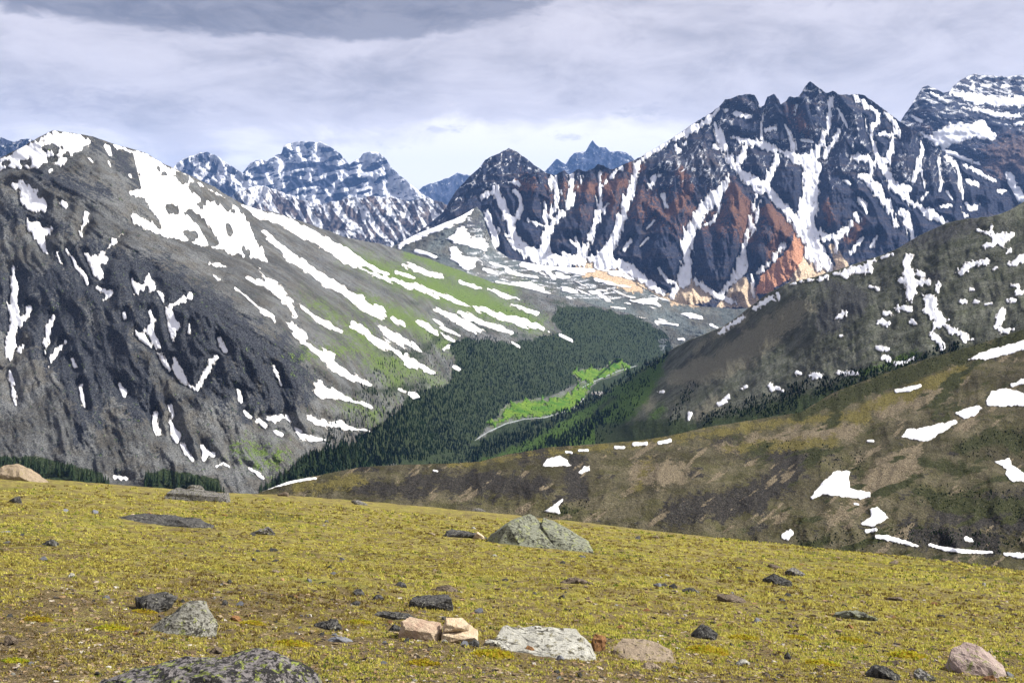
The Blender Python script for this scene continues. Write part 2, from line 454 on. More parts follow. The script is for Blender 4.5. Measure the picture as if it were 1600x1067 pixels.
# ---------------------------------------------------------------- snow patches, traced on the photograph
LEFT_SNOW = [
 [Pg((-40,272),(0,247),(31,233),(82,204.5),(96,206),(121,209),(145,221),(132,231),(112,247),(93,260),(84,257),(76,256),(59,261),(49,268),(39,263),(17,263),(-20,270))]
   + H(S((72,233,5),(78,231,4)), S((88,237,4),(92,232,4)), S((80,250,4),(104,243,3)), S((34,255,3),(44,253,4)), S((5,256,3),(16,254,2))),
 [Pg((174,226),(197,231),(225,239),(247,252),(270,264),(298,276),(318,290),(344,304),(364,318),(384,337),(395,363),(406,388),(423,413),(400,405),(365,399),(337,388),(295,380),(253,368),(233,360),(207,349),(205,335),(214,333),(239,350),(256,362),(225,312),(202,302),(216,295),(216,273),(208,242),(180,231))]
   + H(S((276,276,7),(288,281,7)), S((300,292,7),(330,308,7)), S((342,312,6),(356,322,6)), S((266,327,8),(272,329,7)), S((292,364,5),(304,370,7)), S((293,333,4),(308,342,7),(320,357,6),(335,380,7)), S((355,355,3),(360,365,5)), S((365,330,2.5)), S((247,264,2.5)), S((255,272,2.5)), S((310,320,2),(316,326,1.5)), S((322,302,3),(312,330,1.5)), S((380,391,3),(387,396,3))),
 [S((163,228,3),(169,232,4),(173,241,3))], [S((137,247,2),(144,254,1.5))], [S((169,252,1.5),(174,262,2))], [S((203,274,2.5),(206,278,1.5))], [S((79,266,3),(78,270,2))],
 [Pg((14,288),(37,281),(48,292),(58,297),(59,311),(75,312),(75,323),(66,335),(45,330),(31,318),(28,298))],
 [Pg((42,336),(51,346),(63,346),(67,354),(80,356),(79,363),(67,371),(70,382),(79,399),(85,405),(80,404),(70,394),(59,382),(52,368),(42,360),(41,346)), S((88,395,2.5),(92,406,2.5),(95,412,2))],
 [S((95,319,4),(103,321,5))], [S((134,335,5),(134,345,4),(127,358,2),(128,370,1.5))],
 [S((189,366,2),(178,377,5),(166,391,3),(161,398,2)), Pg((131,396),(138,396),(141,405),(146,396),(174,402),(160,416),(164,437),(152,436),(143,430),(142,419),(135,408))],
 [S((104,390,2),(113,405,2.5),(121,419,3),(131,432,4),(136,443,2.5))],
 [S((21,420,5),(23,440,6),(22,460,7),(20,478,8),(22,487,9),(22,505,8),(17,530,9),(16,550,7),(15,563,4)), S((47,481,5),(38,495,5),(30,505,5)), S((37,540,4),(30,547,4))],
 [S((14,580,3),(19,600,5),(24,625,4),(24,630,2))], [S((83,495,4),(76,513,5),(72,535,5),(70,553,2))],
 [S((102,534,2),(90,548,4),(80,562,3),(77,573,1))], [S((113,561,3),(117,572,3))], [S((126,602,4),(128,618,4),(133,635,2))],
 [S((187,602,3),(195,614,5))], [S((242,647,4),(241,660,5),(248,676,6))], [S((265,633,4),(270,645,4),(267,660,4),(276,682,8))],
 [S((285,693,4),(291,706,4),(301,718,2))], [S((316,697,3),(320,708,5),(318,718,2)), S((320,710,4),(331,710,2.5))],
 [S((338,729,2),(348,724,2),(358,729,2))], [S((180,745,3),(198,747,3))],
 [Pg((204,432),(208,440),(222,443),(225,430),(239,423),(236,436),(245,441),(245,453),(256,458),(257,478),(250,464),(242,453),(233,458),(230,450),(219,458),(209,462),(207,447))],
 [S((152,450,3),(160,455,4),(172,459,4),(165,466,3))],
 [S((297,463,4),(287,467,5),(275,474,5),(262,481,4),(266,495,6),(272,508,8),(269,522,6),(270,533,4))],
 [S((194,490,3),(195,498,2.5))], [S((234,488,4),(238,502,5),(232,515,6),(240,528,5),(248,540,6)), S((215,520,5),(225,530,6),(235,540,4))],
 [S((250,553,4),(258,568,5),(264,578,4))], [S((271,560,3),(277,577,6),(287,592,7),(294,601,4),(303,608,2))],
 [S((335,560,6),(325,575,5),(314,595,4),(308,607,3))], [S((342,530,3),(346,540,5),(352,547,3))], [S((372,610,3),(375,625,4))],
 [S((383,645,3),(390,652,3))], [S((296,507,2),(294,520,3))],
 [Pg((446,502),(456,501),(469,512),(478,522),(480,532),(497,543),(521,554),(522,566),(539,575),(567,591),(581,602),(570,605),(553,596),(533,588),(522,582),(502,566),(494,554),(480,544),(457,523))],
 [Pg((491,582),(502,594),(522,608),(553,622),(581,633),(584,637),(567,634),(533,625),(500,623),(490,610),(494,596))],
 [S((466,473,2),(494,498,4),(514,509,5),(534,520,3))],
 [S((384,434,2),(400,440,5),(417,447,6),(435,458,5),(450,472,4),(455,482,4),(462,493,3)), S((403,422,2),(423,441,4),(440,452,5),(457,470,3))],
 [S((367,451,1.5),(385,463,2),(400,478,2),(410,487,4),(426,495,4),(430,505,2))],
 [S((412,363,2),(430,378,4),(450,398,7),(480,420,9),(505,435,8),(530,450,8),(555,467,9),(575,480,10),(595,488,8),(605,495,4))],
 [S((612,497,4),(630,508,5))],
 [S((380,320,3),(400,333,6),(430,343,8),(460,355,9),(490,370,11),(515,385,11),(545,400,9),(565,412,6),(590,422,4),(606,429,2))],
 [S((520,399,2),(550,415,3),(580,427,3),(611,437,4),(640,446,5),(662,452,5),(675,456,4),(700,465,4),(730,477,3),(757,485,4),(790,498,6),(815,504,6),(835,509,5),(857,516,3))],
 [S((551,507,4),(570,519,6),(590,532,7),(610,545,6),(628,556,4))], [S((632,558,6),(650,570,6),(668,578,6),(680,582,3))],
 [S((590,510,3),(610,522,6),(630,534,6),(650,545,4),(659,549,2))],
 [S((485,651,4),(500,659,5),(517,666,5),(530,662,5),(545,667,5),(560,671,3),(577,673,1.5))],
 [S((461,670,2),(472,682,4),(483,686,5),(500,687,4),(511,686,1.5))],
 [S((405,657,5),(412,665,4))], [S((420,653,5),(430,655,6),(440,652,5))], [S((448,650,4),(453,660,3))], [S((430,675,3),(440,679,3))],
 [S((388,730,2),(400,738,4),(412,746,4))], [S((624,608,3),(633,612,2))], [S((640,614,3),(650,619,4))], [S((427,572,2),(433,585,4),(439,600,2))],
 [S((683,482,2),(706,496,6),(728,510,8),(745,516,6),(757,519,2))], [S((716,488,3),(735,497,5),(757,505,5),(780,514,5),(798,521,3))],
 [S((655,503,4),(670,512,5),(680,520,4))], [S((678,500,2),(690,508,3))], [S((688,512,3),(705,519,3),(718,525,2))],
 [S((875,524,3),(893,531,3))], [S((800,535,2),(811,541,2))], [S((719,441,3),(735,446,3),(752,451,2))], [S((800,476,2),(820,484,4),(840,490,3))],
 [S((631,413,2),(650,420,5),(675,427,5),(690,432,3))], [S((620,426,2),(635,430,3),(648,434,2))], [S((762,452,2),(790,462,4),(812,468,2))],
 [S((328,412,3),(340,414,4),(352,417,2))], [S((332,430,2),(343,437,3))], [S((694,545,3),(700,541,4))], [S((711,574,4),(718,577,3))], [S((690,520,2),(700,529,4),(712,533,2))],
]
BASIN_SNOW = [
 [S((624,385,3),(640,376,5),(665,362,6),(690,352,8),(715,341,8),(735,330,5),(743,324,2))],
 [Pg((697,374),(721,354),(729,360),(735,371),(757,374),(766,382),(757,394),(741,391),(724,382),(710,380))],
 [Pg((698,385),(710,385),(724,399),(746,402),(741,416),(732,425),(718,416),(704,402))],
 [S((650,393,3),(668,397,4),(680,402,2))],
 [S((815,412,4),(840,418,6),(870,420,5),(900,424,5),(925,422,4))], [S((955,424,5),(975,424,7),(995,432,7),(1012,444,6),(1035,456,5),(1050,467,3))],
 [S((850,421,3),(864,433,4))], [S((870,427,3),(887,434,4))], [S((776,441,2),(800,446,5),(830,449,6),(850,452,2))],
 [S((930,437,2),(945,440,4),(962,444,2))], [S((985,470,2),(1005,473,4),(1022,470,5),(1030,477,2))], [S((1025,503,3),(1045,506,3),(1058,508,2))],
 [S((880,452,3),(900,456,3))], [S((920,456,2),(936,459,3))], [S((756,420,3),(775,427,3))], [S((790,424,3),(815,430,3))],
 [S((1080,494,4),(1095,496,3))], [S((1110,508,2),(1120,512,2))], [S((1060,530,2),(1068,530,2))],
]
def many(n, seed, box, dr, rr, gap=9):
    rs = random.Random(seed); out = []
    while len(out) < n:
        x = rs.uniform(box[0], box[2]); y = rs.uniform(box[1], box[3]); l = rs.uniform(4, 14); a = math.radians(dr + rs.uniform(-14, 14))
        if any(math.hypot(x - q[0], (y - q[1]) * 2) < gap for q in out): continue
        out.append((x, y, l, a, rs.uniform(*rr)))
    return [[S((x - l * math.cos(a), y - l * math.sin(a), r * .6), (x, y, r), (x + l * math.cos(a), y + l * math.sin(a), r * .5))] for x, y, l, a, r in out]
BASIN_SNOW += many(34, 4, (770, 412, 985, 468), 14, (1.2, 3.0), 16) + many(12, 9, (960, 462, 1090, 512), 8, (1.0, 2.2), 16)
MASSIF_SNOW = [
 [S((760,334,5),(766,348,7),(772,362,8),(774,378,7),(768,392,5))], [S((790,366,3),(805,380,7),(822,394,10),(840,402,11),(862,406,11),(888,410,9),(905,402,7))], [S((925,404,7),(948,412,9),(968,414,10),(985,422,9),(1002,434,8),(1020,448,7),(1036,458,5))],
 [S((1058,448,5),(1050,462,5)), S((1086,438,4),(1104,452,5),(1124,464,5),(1150,472,4))], [S((1030,420,2),(1040,436,4),(1056,444,3))], [S((880,396,4),(893,404,4))],
 [S((1124,170,2),(1107,188,5),(1085,201,7),(1060,213,5),(1040,225,4),(1015,240,5),(997,256,5),(987,292,7),(978,315,7),(970,345,7),(962,370,8),(951,388,10),(944,404,13),(938,414,12))],
 [S((909,276,2),(895,312,5),(885,330,5),(870,340,4),(857,358,7),(852,375,7),(848,392,10),(844,402,12)), S((892,275,4),(892,300,5),(885,325,5)), S((869,275,3),(871,300,5),(868,322,4),(860,340,4)), S((850,318,4),(852,340,5),(857,355,4)), S((861,278,4),(860,300,4))],
 [S((937,272,3),(937,300,5),(937,315,5),(934,340,6),(925,362,5),(918,378,5),(910,396,10),(905,406,11)), S((971,262,3),(955,275,3),(940,292,3)), S((950,318,2),(938,334,3))],
 [S((772,290,5),(780,312,7),(788,332,7),(797,350,7),(803,368,7),(815,385,8),(828,398,8)), S((816,310,4),(812,330,4),(803,347,4))],
 [S((795,284,5),(812,287,5))], [S((805,299,4),(812,308,3))], [S((753,308,4),(768,302,5))], [S((745,280,2),(757,268,3),(770,276,3),(783,284,3))],
 [S((1140,271,2),(1128,295,7),(1115,312,12),(1100,325,10),(1088,345,9),(1077,365,9),(1071,385,9),(1073,400,8),(1074,415,9),(1073,428,12),(1066,442,10))],
 [S((1116,195,3),(1120,205,7),(1127,222,8),(1133,240,6),(1145,258,6),(1160,272,7),(1175,283,10),(1190,292,12),(1200,297,8),(1210,312,6),(1225,325,8),(1240,340,9),(1250,358,9),(1260,380,9),(1268,400,9),(1280,415,8)),
  S((1147,215,4),(1165,221,5),(1180,224,6),(1195,228,6),(1210,233,5),(1217,238,3)), S((1164,230,5),(1160,245,7),(1152,258,7)), S((1216,242,4),(1208,260,5),(1203,277,6),(1196,292,9)),
  S((1228,238,4),(1245,248,8),(1262,252,14),(1268,265,16),(1267,285,13),(1266,305,13),(1262,325,16),(1258,345,16),(1264,365,14),(1272,385,12),(1285,405,10),(1295,418,8)),
  S((1297,155,4),(1297,175,4),(1294,200,3),(1288,215,5),(1280,230,6),(1272,243,8)), S((1309,203,3),(1305,220,4),(1295,233,4),(1287,245,5)), S((1245,165,1.5),(1239,200,2),(1237,222,4),(1239,237,5)),
  S((1280,363,5),(1295,372,6),(1310,370,7),(1322,360,6),(1330,350,3)), S((1305,378,5),(1305,395,4)), S((1219,238,4),(1230,240,4))] + H(S((1254,268,4),(1250,262,3)), S((1238,300,12),(1232,285,6)), S((1250,420,5),(1254,385,3)), S((1312,345,6),(1318,335,4))),
 [S((1226,195,1.5),(1236,215,2))], [S((1193,175,2),(1190,200,1.5),(1189,218,2.5))], [S((1188,166,4))], [S((1198,203,5),(1210,200,5))],
 [S((1148,178,4),(1162,180,4),(1172,183,4))], [S((1135,172,3),(1134,176,2))], [S((1252,219,3),(1270,222,2))],
 [S((1181,305,2),(1176,330,2.5),(1170,362,4),(1164,385,5),(1160,405,8),(1157,420,10),(1148,437,6),(1135,449,4),(1128,464,3)), S((1187,315,2),(1178,355,3),(1172,372,3))],
 [S((1175,430,3),(1176,447,3),(1178,464,3))], [S((1222,385,5),(1205,408,4),(1190,422,3),(1180,428,2))],
 [S((1334,150,3),(1346,160,4),(1358,167,5),(1372,178,6),(1372,190,5),(1362,200,5),(1357,207,4),(1363,222,3),(1370,245,5),(1380,258,6),(1388,275,7),(1393,290,7),(1405,300,8),(1418,310,7),(1425,320,5)), S((1396,200,3),(1395,220,3),(1390,240,6),(1383,254,6)), S((1374,210,4),(1390,212,4),(1395,203,3))],
 [S((1352,185,1.5),(1354,200,2))], [S((1343,275,4),(1355,280,8),(1365,290,8),(1375,305,8),(1385,320,7),(1393,335,5),(1400,353,4)), S((1335,248,6),(1350,247,7),(1362,252,5),(1362,265,4),(1358,278,5))],
 [S((1438,220,2),(1441,240,3),(1436,255,5),(1430,275,6),(1427,285,3)), S((1437,267,3),(1443,285,2),(1444,293,1))],
 [S((1467,248,2),(1468,265,3),(1472,285,3),(1468,298,2))], [S((1477,245,3),(1490,255,4),(1499,275,3),(1503,300,2.5),(1503,330,2),(1508,337,4))],
 [S((1507,259,2),(1525,267,4),(1545,279,3),(1560,284,2))], [S((1513,283,4),(1527,289,3))], [S((1508,319,3),(1518,328,5),(1530,320,3))], [S((1470,324,3),(1485,321,3))],
 [S((1432,320,4),(1445,330,7),(1460,340,7),(1475,347,5),(1483,350,2))], [S((1410,332,7),(1418,337,6),(1422,355,6),(1426,370,5),(1428,380,4))],
 [S((1342,312,4),(1350,322,5),(1356,332,3))], [S((1560,300,4),(1572,298,2))], [S((1384,177,3),(1395,190,4),(1405,205,4),(1407,215,2))],
 [S((1410,293,5),(1420,295,6))], [S((1309,170,2),(1318,185,3),(1325,200,2))], [S((1320,283,2.5),(1329,288,2.5))],
 [S((1055,228,3),(1060,236,5)), S((1070,226,4))], [S((1115,229,4),(1122,232,3))], [S((1020,280,5),(1030,275,3)), S((1018,288,4),(1012,298,2))], [S((1036,305,4),(1040,318,3),(1043,325,2))], [S((1022,345,2),(1010,358,2))],
 [S((1127,320,2),(1118,338,3),(1110,352,2)), S((1100,352,2),(1115,346,3))], [S((1330,395,3),(1340,380,4),(1348,372,3))], [S((1362,385,4),(1370,370,3))], [S((1335,335,4),(1342,345,5))],
 [S((985,375,2),(975,392,4))], [S((1000,385,2),(1012,372,2))], [S((900,372,2),(905,388,3)), S((890,376,2),(900,384,2))], [S((826,344,2),(838,350,3),(850,354,3))],
 [S((1250,141,1.5),(1268,143,2))], [S((1338,152,2),(1350,160,2))], [S((1450,300,2),(1440,312,3))], [S((1480,300,2),(1488,312,2))],
]
BACK_SNOW = [
 [S((1487,147,3),(1517,153,8),(1540,157,8),(1570,158,8),(1610,160,9),(1700,165,9))],
 [Pg((1430,201),(1452,214),(1466,202),(1486,194),(1517,193),(1537,188),(1542,197),(1559,211),(1554,219),(1520,216),(1497,225),(1475,233),(1464,228),(1447,216))],
 [S((1475,236,3),(1500,245,4),(1528,256,3))], [S((1576,273,5),(1583,290,8),(1592,305,8),(1600,315,6))], [S((1503,168,2),(1540,175,4),(1560,180,5),(1590,182,4))],
 [S((1455,147,2),(1470,155,4),(1480,160,3))], [S((1535,134,3),(1545,135,3))], [S((1565,136,3),(1575,136,3))], [S((1518,140,4),(1522,130,2))], [S((1585,195,3),(1600,192,3))], [S((1425,182,2),(1440,190,3))],
]
RIDGE_SNOW = [
 [Pg((1245,437),(1278,434),(1334,417),(1391,397),(1396,396),(1374,407),(1362,410),(1364,425),(1346,428),(1332,427),(1322,438),(1312,428),(1301,430),(1287,438),(1250,441))],
 [S((1418,404,7),(1419,420,6),(1420,432,10),(1422,445,10),(1422,455,8),(1420,470,4)), S((1408,438,5),(1430,440,6),(1452,441,4)), S((1434,428,4),(1445,430,3))],
 [Pg((1441,461),(1464,462),(1468,486),(1479,497),(1479,507),(1466,514),(1457,517),(1459,500),(1445,491),(1444,475)), S((1455,523,4),(1465,530,6),(1472,542,6))],
 [S((1483,513,4),(1500,522,5),(1510,530,6),(1517,532,3))], [S((1467,444,4),(1465,455,3))], [S((1500,427,4),(1510,417,5),(1525,411,5),(1542,409,4))],
 [Pg((1526,359),(1544,362),(1548,354),(1556,362),(1586,364),(1576,376),(1568,385),(1580,390),(1579,396),(1562,386),(1540,389),(1534,383),(1554,376),(1548,368))],
 [S((1580,412,4),(1592,408,6),(1605,402,7))], [S((1568,487,5),(1560,500,6),(1561,512,5),(1570,518,4),(1582,516,2))],
 [S((1503,472,4),(1508,472,4))], [S((1525,471,4),(1530,471,3))], [S((1575,470,4),(1585,470,4))], [S((1516,452,3),(1520,452,3))], [S((1588,458,4),(1596,457,5))], [S((1582,446,4),(1590,448,3))],
 [S((1375,502,5),(1387,505,4))], [S((1381,491,3),(1390,489,4))], [S((1402,481,3),(1415,482,5),(1422,483,4))], [S((1422,501,3),(1430,506,3))], [S((1308,497,3),(1318,490,5))], [S((1312,524,2),(1315,524,2))],
 [S((1370,543,3),(1385,546,4))], [S((1380,558,5),(1388,562,4))], [S((1398,568,3),(1412,566,3),(1426,561,3))], [S((1268,586,4),(1280,588,5))], [S((1308,583,3),(1325,583,4),(1342,584,3))],
 [S((1126,520,3),(1138,510,4),(1150,503,4),(1161,495,3))], [S((1178,482,3),(1190,474,4),(1205,467,5),(1211,470,2))], [S((1216,459,3),(1217,470,2))],
 [S((1124,632,3),(1132,624,5),(1136,620,4))], [S((1159,607,2),(1166,604,3))], [S((1203,600,3),(1207,606,4),(1216,607,3))], [S((1223,610,2),(1224,612,1.5))], [S((1244,582,3),(1249,583,3))],
 [S((1076,655,2),(1078,647,3))], [S((1030,613,2),(1036,612,2))], [S((1360,447,2),(1372,452,3))], [S((1553,420,3),(1558,418,2))], [S((1236,444,2),(1243,443,2))], [S((1540,476,2),(1548,474,2))],
]
HILL_SNOW = [
 [Pg((848,725),(858,715),(874,712),(886,718),(892,727),(848,729))], [Pg((904,738),(912,728),(922,727),(921,735),(906,740))],
 [Pg((850,798),(860,792),(881,778),(872,791),(876,802),(865,802))],
 [Pg((1267,778),(1277,762),(1300,738),(1309,735),(1330,736),(1326,745),(1328,762),(1342,766),(1361,768),(1359,776),(1347,780),(1319,776),(1286,773),(1270,780))],
 [Pg((1408,682),(1417,670),(1441,668),(1469,661),(1492,655),(1496,660),(1473,675),(1450,689),(1431,688))],
 [Pg((1493,645),(1506,638),(1530,633),(1535,638),(1525,649),(1506,655))], [Pg((1541,623),(1549,612),(1567,607),(1590,610),(1605,618),(1605,634),(1572,635),(1541,634))], [S((1582,602,3),(1605,594,5))],
 [Pg((1553,721),(1577,716),(1581,727),(1605,741),(1605,752),(1579,752),(1570,741),(1572,734))],
 [Pg((1345,818),(1361,806),(1359,795),(1370,791),(1384,802),(1389,809),(1366,823),(1347,821))], [S((1354,830,3),(1368,827,3))],
 [S((1370,838,3),(1385,840,4),(1405,845,4),(1433,853,2))], [S((1453,851,2),(1475,857,3.5),(1505,861,3.5),(1550,863,2))], [S((1570,865,3),(1610,869,5))], [S((1510,841,4),(1519,845,3))],
 [S((1226,838,5),(1235,832,5),(1230,840,4))], [S((1400,611,3),(1420,608,4),(1437,603,3))], [Pg((1513,562),(1527,552),(1550,545),(1600,532),(1606,545),(1570,555),(1540,562),(1520,562))],
 [S((962,699,3),(975,699,2))], [S((990,694,3),(1010,693,3))], [S((1030,692,3),(1047,688,3))], [S((885,706,2),(893,707,2))], [S((905,704,2),(918,703,2))],
 [S((405,767,1.5),(425,761,2),(450,754,2.5),(475,749,2.5),(493,747,1.5))], [S((1356,689,2),(1364,689,2))], [S((1336,787,2),(1341,788,2))], [S((678,735,2),(683,736,1.5))],
]

# ---------------------------------------------------------------- the land, far to near
def rot(U, V, deg):
    a = math.radians(deg); return U * math.cos(a) + V * math.sin(a), -U * math.sin(a) + V * math.cos(a)
ROCKFAR = ((0.070, 0.084, 0.135), (0.108, 0.120, 0.165), (0.080, 0.080, 0.100))  # blue of the distant haze is mixed into these rock colours
DARKFAR = ((0.022, 0.028, 0.052), (0.056, 0.062, 0.092))  # dark far rock, also tinted with haze blue

def snowy(m, mat_unused, strength, wl=(14, 22), thr=0.0, topfade=120, seed=0, ang=0):
    """patchy snow caught on ledges: noise with the fall line's stretch, more of it high up"""
    A, B = rot(m.U, m.V, ang)
    n = ridged(A / wl[0], B / wl[1], 4, 0.6, seed)
    hgt = 1 - (m.V - m.vt) / topfade
    f = 0.34 + strength * (n - thr - 0.20) + 0.12 * np.clip(hgt, -1, 1)
    m.attr['snow'] = np.maximum(m.attr['snow'], np.clip(f, 0, 0.75))

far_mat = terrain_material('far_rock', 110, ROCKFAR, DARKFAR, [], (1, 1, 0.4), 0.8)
mid_mat = terrain_material('ribbed_ridge_rock', 75, ((0.14, 0.11, 0.10), (0.19, 0.15, 0.13), (0.09, 0.09, 0.10)), DARKFAR, [], (1, 1, 0.5), 0.7)

def far_range(name, crest, Y, depth_px, label, seed, snow=(0.45, (16, 24), 0.15), relief=(0.020, 22, 40), mat=None, dark=0.75, step=1.9, ang=20, grow=1.0, back=0.75):
    bottom = [(crest[0][0], max(c[1] for c in crest) + depth_px), (crest[-1][0], max(c[1] for c in crest) + depth_px)]
    lo = bottom[0][1]; xs = (crest[0][0], crest[-1][0])
    top = min(c[1] for c in crest)
    ctrl = [(x, y, Y * (1 - 0.16 * grow * (y - top) / (lo - top))) for x in (xs[0], sum(xs) / 2, xs[1]) for y in (top, (top + lo) / 2, lo)]
    m = Mountain(name, crest, bottom, ctrl, step=step, jag=(3.5, 16), seed=seed, back=back)
    a, w1, w2 = relief
    A, B = rot(m.U, m.V, -ang)
    wx = 6 * fbm(m.U / 40, m.V / 40, 3, 0.5, seed + 3)
    m.Y += Y * a * (-ridged((A + wx) / w1, B / w2, 3, 0.5, seed) - 0.32 * ridged(m.U / 7, m.V / 10, 3, 0.55, seed + 1))
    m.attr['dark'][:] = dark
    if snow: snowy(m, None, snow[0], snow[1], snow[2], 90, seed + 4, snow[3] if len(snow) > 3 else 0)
    m.build(mat or far_mat, label)
    return m
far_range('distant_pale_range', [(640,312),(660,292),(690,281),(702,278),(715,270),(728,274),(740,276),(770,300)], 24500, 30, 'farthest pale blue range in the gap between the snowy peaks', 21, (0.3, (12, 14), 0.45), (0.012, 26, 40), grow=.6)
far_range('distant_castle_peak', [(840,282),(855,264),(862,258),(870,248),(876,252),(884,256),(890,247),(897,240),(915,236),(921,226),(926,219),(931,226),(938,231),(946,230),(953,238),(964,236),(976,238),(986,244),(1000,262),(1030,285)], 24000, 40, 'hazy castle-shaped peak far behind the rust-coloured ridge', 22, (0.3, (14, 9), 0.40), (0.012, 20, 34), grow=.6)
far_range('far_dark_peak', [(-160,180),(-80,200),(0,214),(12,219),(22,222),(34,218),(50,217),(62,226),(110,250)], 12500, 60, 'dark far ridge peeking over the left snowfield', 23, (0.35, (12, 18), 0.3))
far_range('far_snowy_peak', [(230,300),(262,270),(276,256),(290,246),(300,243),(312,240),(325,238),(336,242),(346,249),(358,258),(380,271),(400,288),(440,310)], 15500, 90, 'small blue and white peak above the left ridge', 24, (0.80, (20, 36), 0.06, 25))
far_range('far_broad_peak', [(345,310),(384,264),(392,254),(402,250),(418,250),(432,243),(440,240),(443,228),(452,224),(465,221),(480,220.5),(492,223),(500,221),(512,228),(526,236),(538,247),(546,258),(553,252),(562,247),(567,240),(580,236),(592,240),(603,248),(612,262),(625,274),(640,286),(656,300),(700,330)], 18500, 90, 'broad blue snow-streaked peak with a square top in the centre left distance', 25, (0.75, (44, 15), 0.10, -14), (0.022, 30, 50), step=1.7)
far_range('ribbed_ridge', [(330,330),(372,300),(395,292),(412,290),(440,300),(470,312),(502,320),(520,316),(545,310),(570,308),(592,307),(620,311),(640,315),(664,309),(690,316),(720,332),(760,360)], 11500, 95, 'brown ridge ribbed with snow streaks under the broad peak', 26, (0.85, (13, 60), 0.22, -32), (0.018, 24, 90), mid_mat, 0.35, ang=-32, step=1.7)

# back right mountain
bm = Mountain('stepped_peak', [(1380,230),(1416,176),(1430,155),(1441,137),(1450,134),(1464,141),(1475,145),(1485,143),(1489,135),(1503,124),(1520,116),(1545,118),(1573,120),(1600,118),(1760,125)],
  [(1380,330),(1760,420)], [(1416,176,9300),(1450,134,9500),(1520,116,10200),(1600,118,10200),(1760,125,10200),(1430,260,8900),(1520,200,9100),(1600,200,9100),(1600,330,8500),(1760,400,8300),(1390,320,8600)], step=1.9, jag=(3.5, 12), seed=31)
gb = bm.gullies(BACK_SNOW, 60, 6)
bm.Y += -60 * ridged(bm.U / 40, bm.V / 22, 3, 0.5, 31) - 32 * ridged(bm.U / 12, bm.V / 12, 3, 0.55, 32)
bm.attr['dark'][:] = 0.8
bm.zone('rust', [S((1570,250,40),(1610,240,40))], 40, 0.75)
bm.zone('rust', [S((1430,190,16),(1450,205,14))], 16, 0.5)
snowy(bm, None, 0.40, (30, 9), 0.28, 110, 33, 5)
back_mat = terrain_material('banded_rock', 70, ROCKFAR, DARKFAR, [('rust', (0.12, 0.085, 0.08), (0.17, 0.12, 0.10), 0.8)], (1, 1, 1), 0.8, strata=(0.11, 0.09, 0.085))
bm.build(back_mat, 'flat-topped snow-banded peak at the right edge of the skyline')

# pyramid behind the rust ridge
py_ = Mountain('pyramid_peak', [(640,372),(690,335),(704,312),(718,292),(738,272),(752,260),(758,250),(772,243),(780,240),(795,231),(806,237),(820,246),(840,262),(858,272),(880,290),(920,320)], [(640,430),(920,430)],
  [(795,231,7900),(690,335,7500),(880,290,7700),(720,420,6700),(850,420,6700),(640,372,7400),(795,330,7250),(920,320,7700)], jag=(3, 14), seed=41)
py_.Y += -110 * ridged((py_.U + py_.V * 0.3) / 45, py_.V / 80, 3, 0.5, 41) - 26 * ridged(py_.U / 11, py_.V / 13, 3, 0.55, 42)
py_.attr['dark'][:] = 0.9
py_.zone('rust', [S((815,275,10),(850,285,8))], 16, 0.6)
snowy(py_, None, 0.42, (14, 20), 0.42, 140, 43, 20)
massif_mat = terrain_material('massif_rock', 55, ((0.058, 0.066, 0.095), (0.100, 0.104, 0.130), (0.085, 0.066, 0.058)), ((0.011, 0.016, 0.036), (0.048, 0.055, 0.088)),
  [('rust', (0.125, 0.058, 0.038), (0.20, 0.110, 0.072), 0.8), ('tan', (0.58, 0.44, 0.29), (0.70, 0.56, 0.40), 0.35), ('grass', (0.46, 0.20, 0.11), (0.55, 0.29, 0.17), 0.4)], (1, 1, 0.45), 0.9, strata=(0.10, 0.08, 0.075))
py_.build(massif_mat, 'dark pyramid-shaped peak left of the rust-coloured ridge')

# the massif
MASSIF_CREST = [(660,372),(700,338),(745,303),(765,291),(795,284),(822,271),(840,273),(853,270),(866,274),(881,267),(890,273),(904,264),(915,268),(929,263),(934,255),(946,262),(960,264),(971,259),(987,252),(1000,246),(1020,235),(1057,212),(1079,196),(1107,179),(1124,167),(1133,156),(1152,151),(1166,147),(1179,149),(1185,159),(1187,168),(1194,165),(1199,152),(1209,147),(1217,156),(1220,163),(1228,159),(1234,151),(1248,152),(1256,139),(1262,131),(1266,127),(1271,131),(1279,137),(1290,146),(1301,142),(1313,149),(1330,148),(1348,148),(1362,157),(1382,172),(1407,191),(1430,205),(1458,228),(1483,243),(1517,259),(1551,276),(1573,284),(1585,304),(1592,320),(1640,350),(1750,390)]
ms = Mountain('rocky_massif', MASSIF_CREST, [(660,430),(740,470),(800,475),(950,480),(1100,500),(1250,500),(1400,440),(1600,375),(1750,420)],
  [(660,372,6700),(745,303,6900),(822,271,6900),(929,263,6950),(1000,246,7000),(1079,196,7250),(1133,156,7400),(1209,147,7450),(1266,127,7400),(1348,148,7500),(1430,205,7300),(1517,259,7100),(1592,320,6900),(1750,390,6800),
   (745,420,5980),(830,415,5960),(940,415,6000),(1060,450,5850),(1170,470,5800),(1290,430,5900),(1430,400,6100),(1600,370,6500),(1250,500,5650),
   (870,340,6450),(1000,340,6420),(1130,330,6450),(1250,260,6850),(1260,380,6150),(1370,280,6750),(1470,300,6650),(1190,380,6100)], step=1.5, jag=(3.2, 11), seed=51)
U, V = ms.U, ms.V
g = ms.gullies(MASSIF_SNOW, 105, 8)
warp = 10 * fbm(U / 50, V / 50, 3, 0.5, 52)
hi = sstep(430, 250, V)
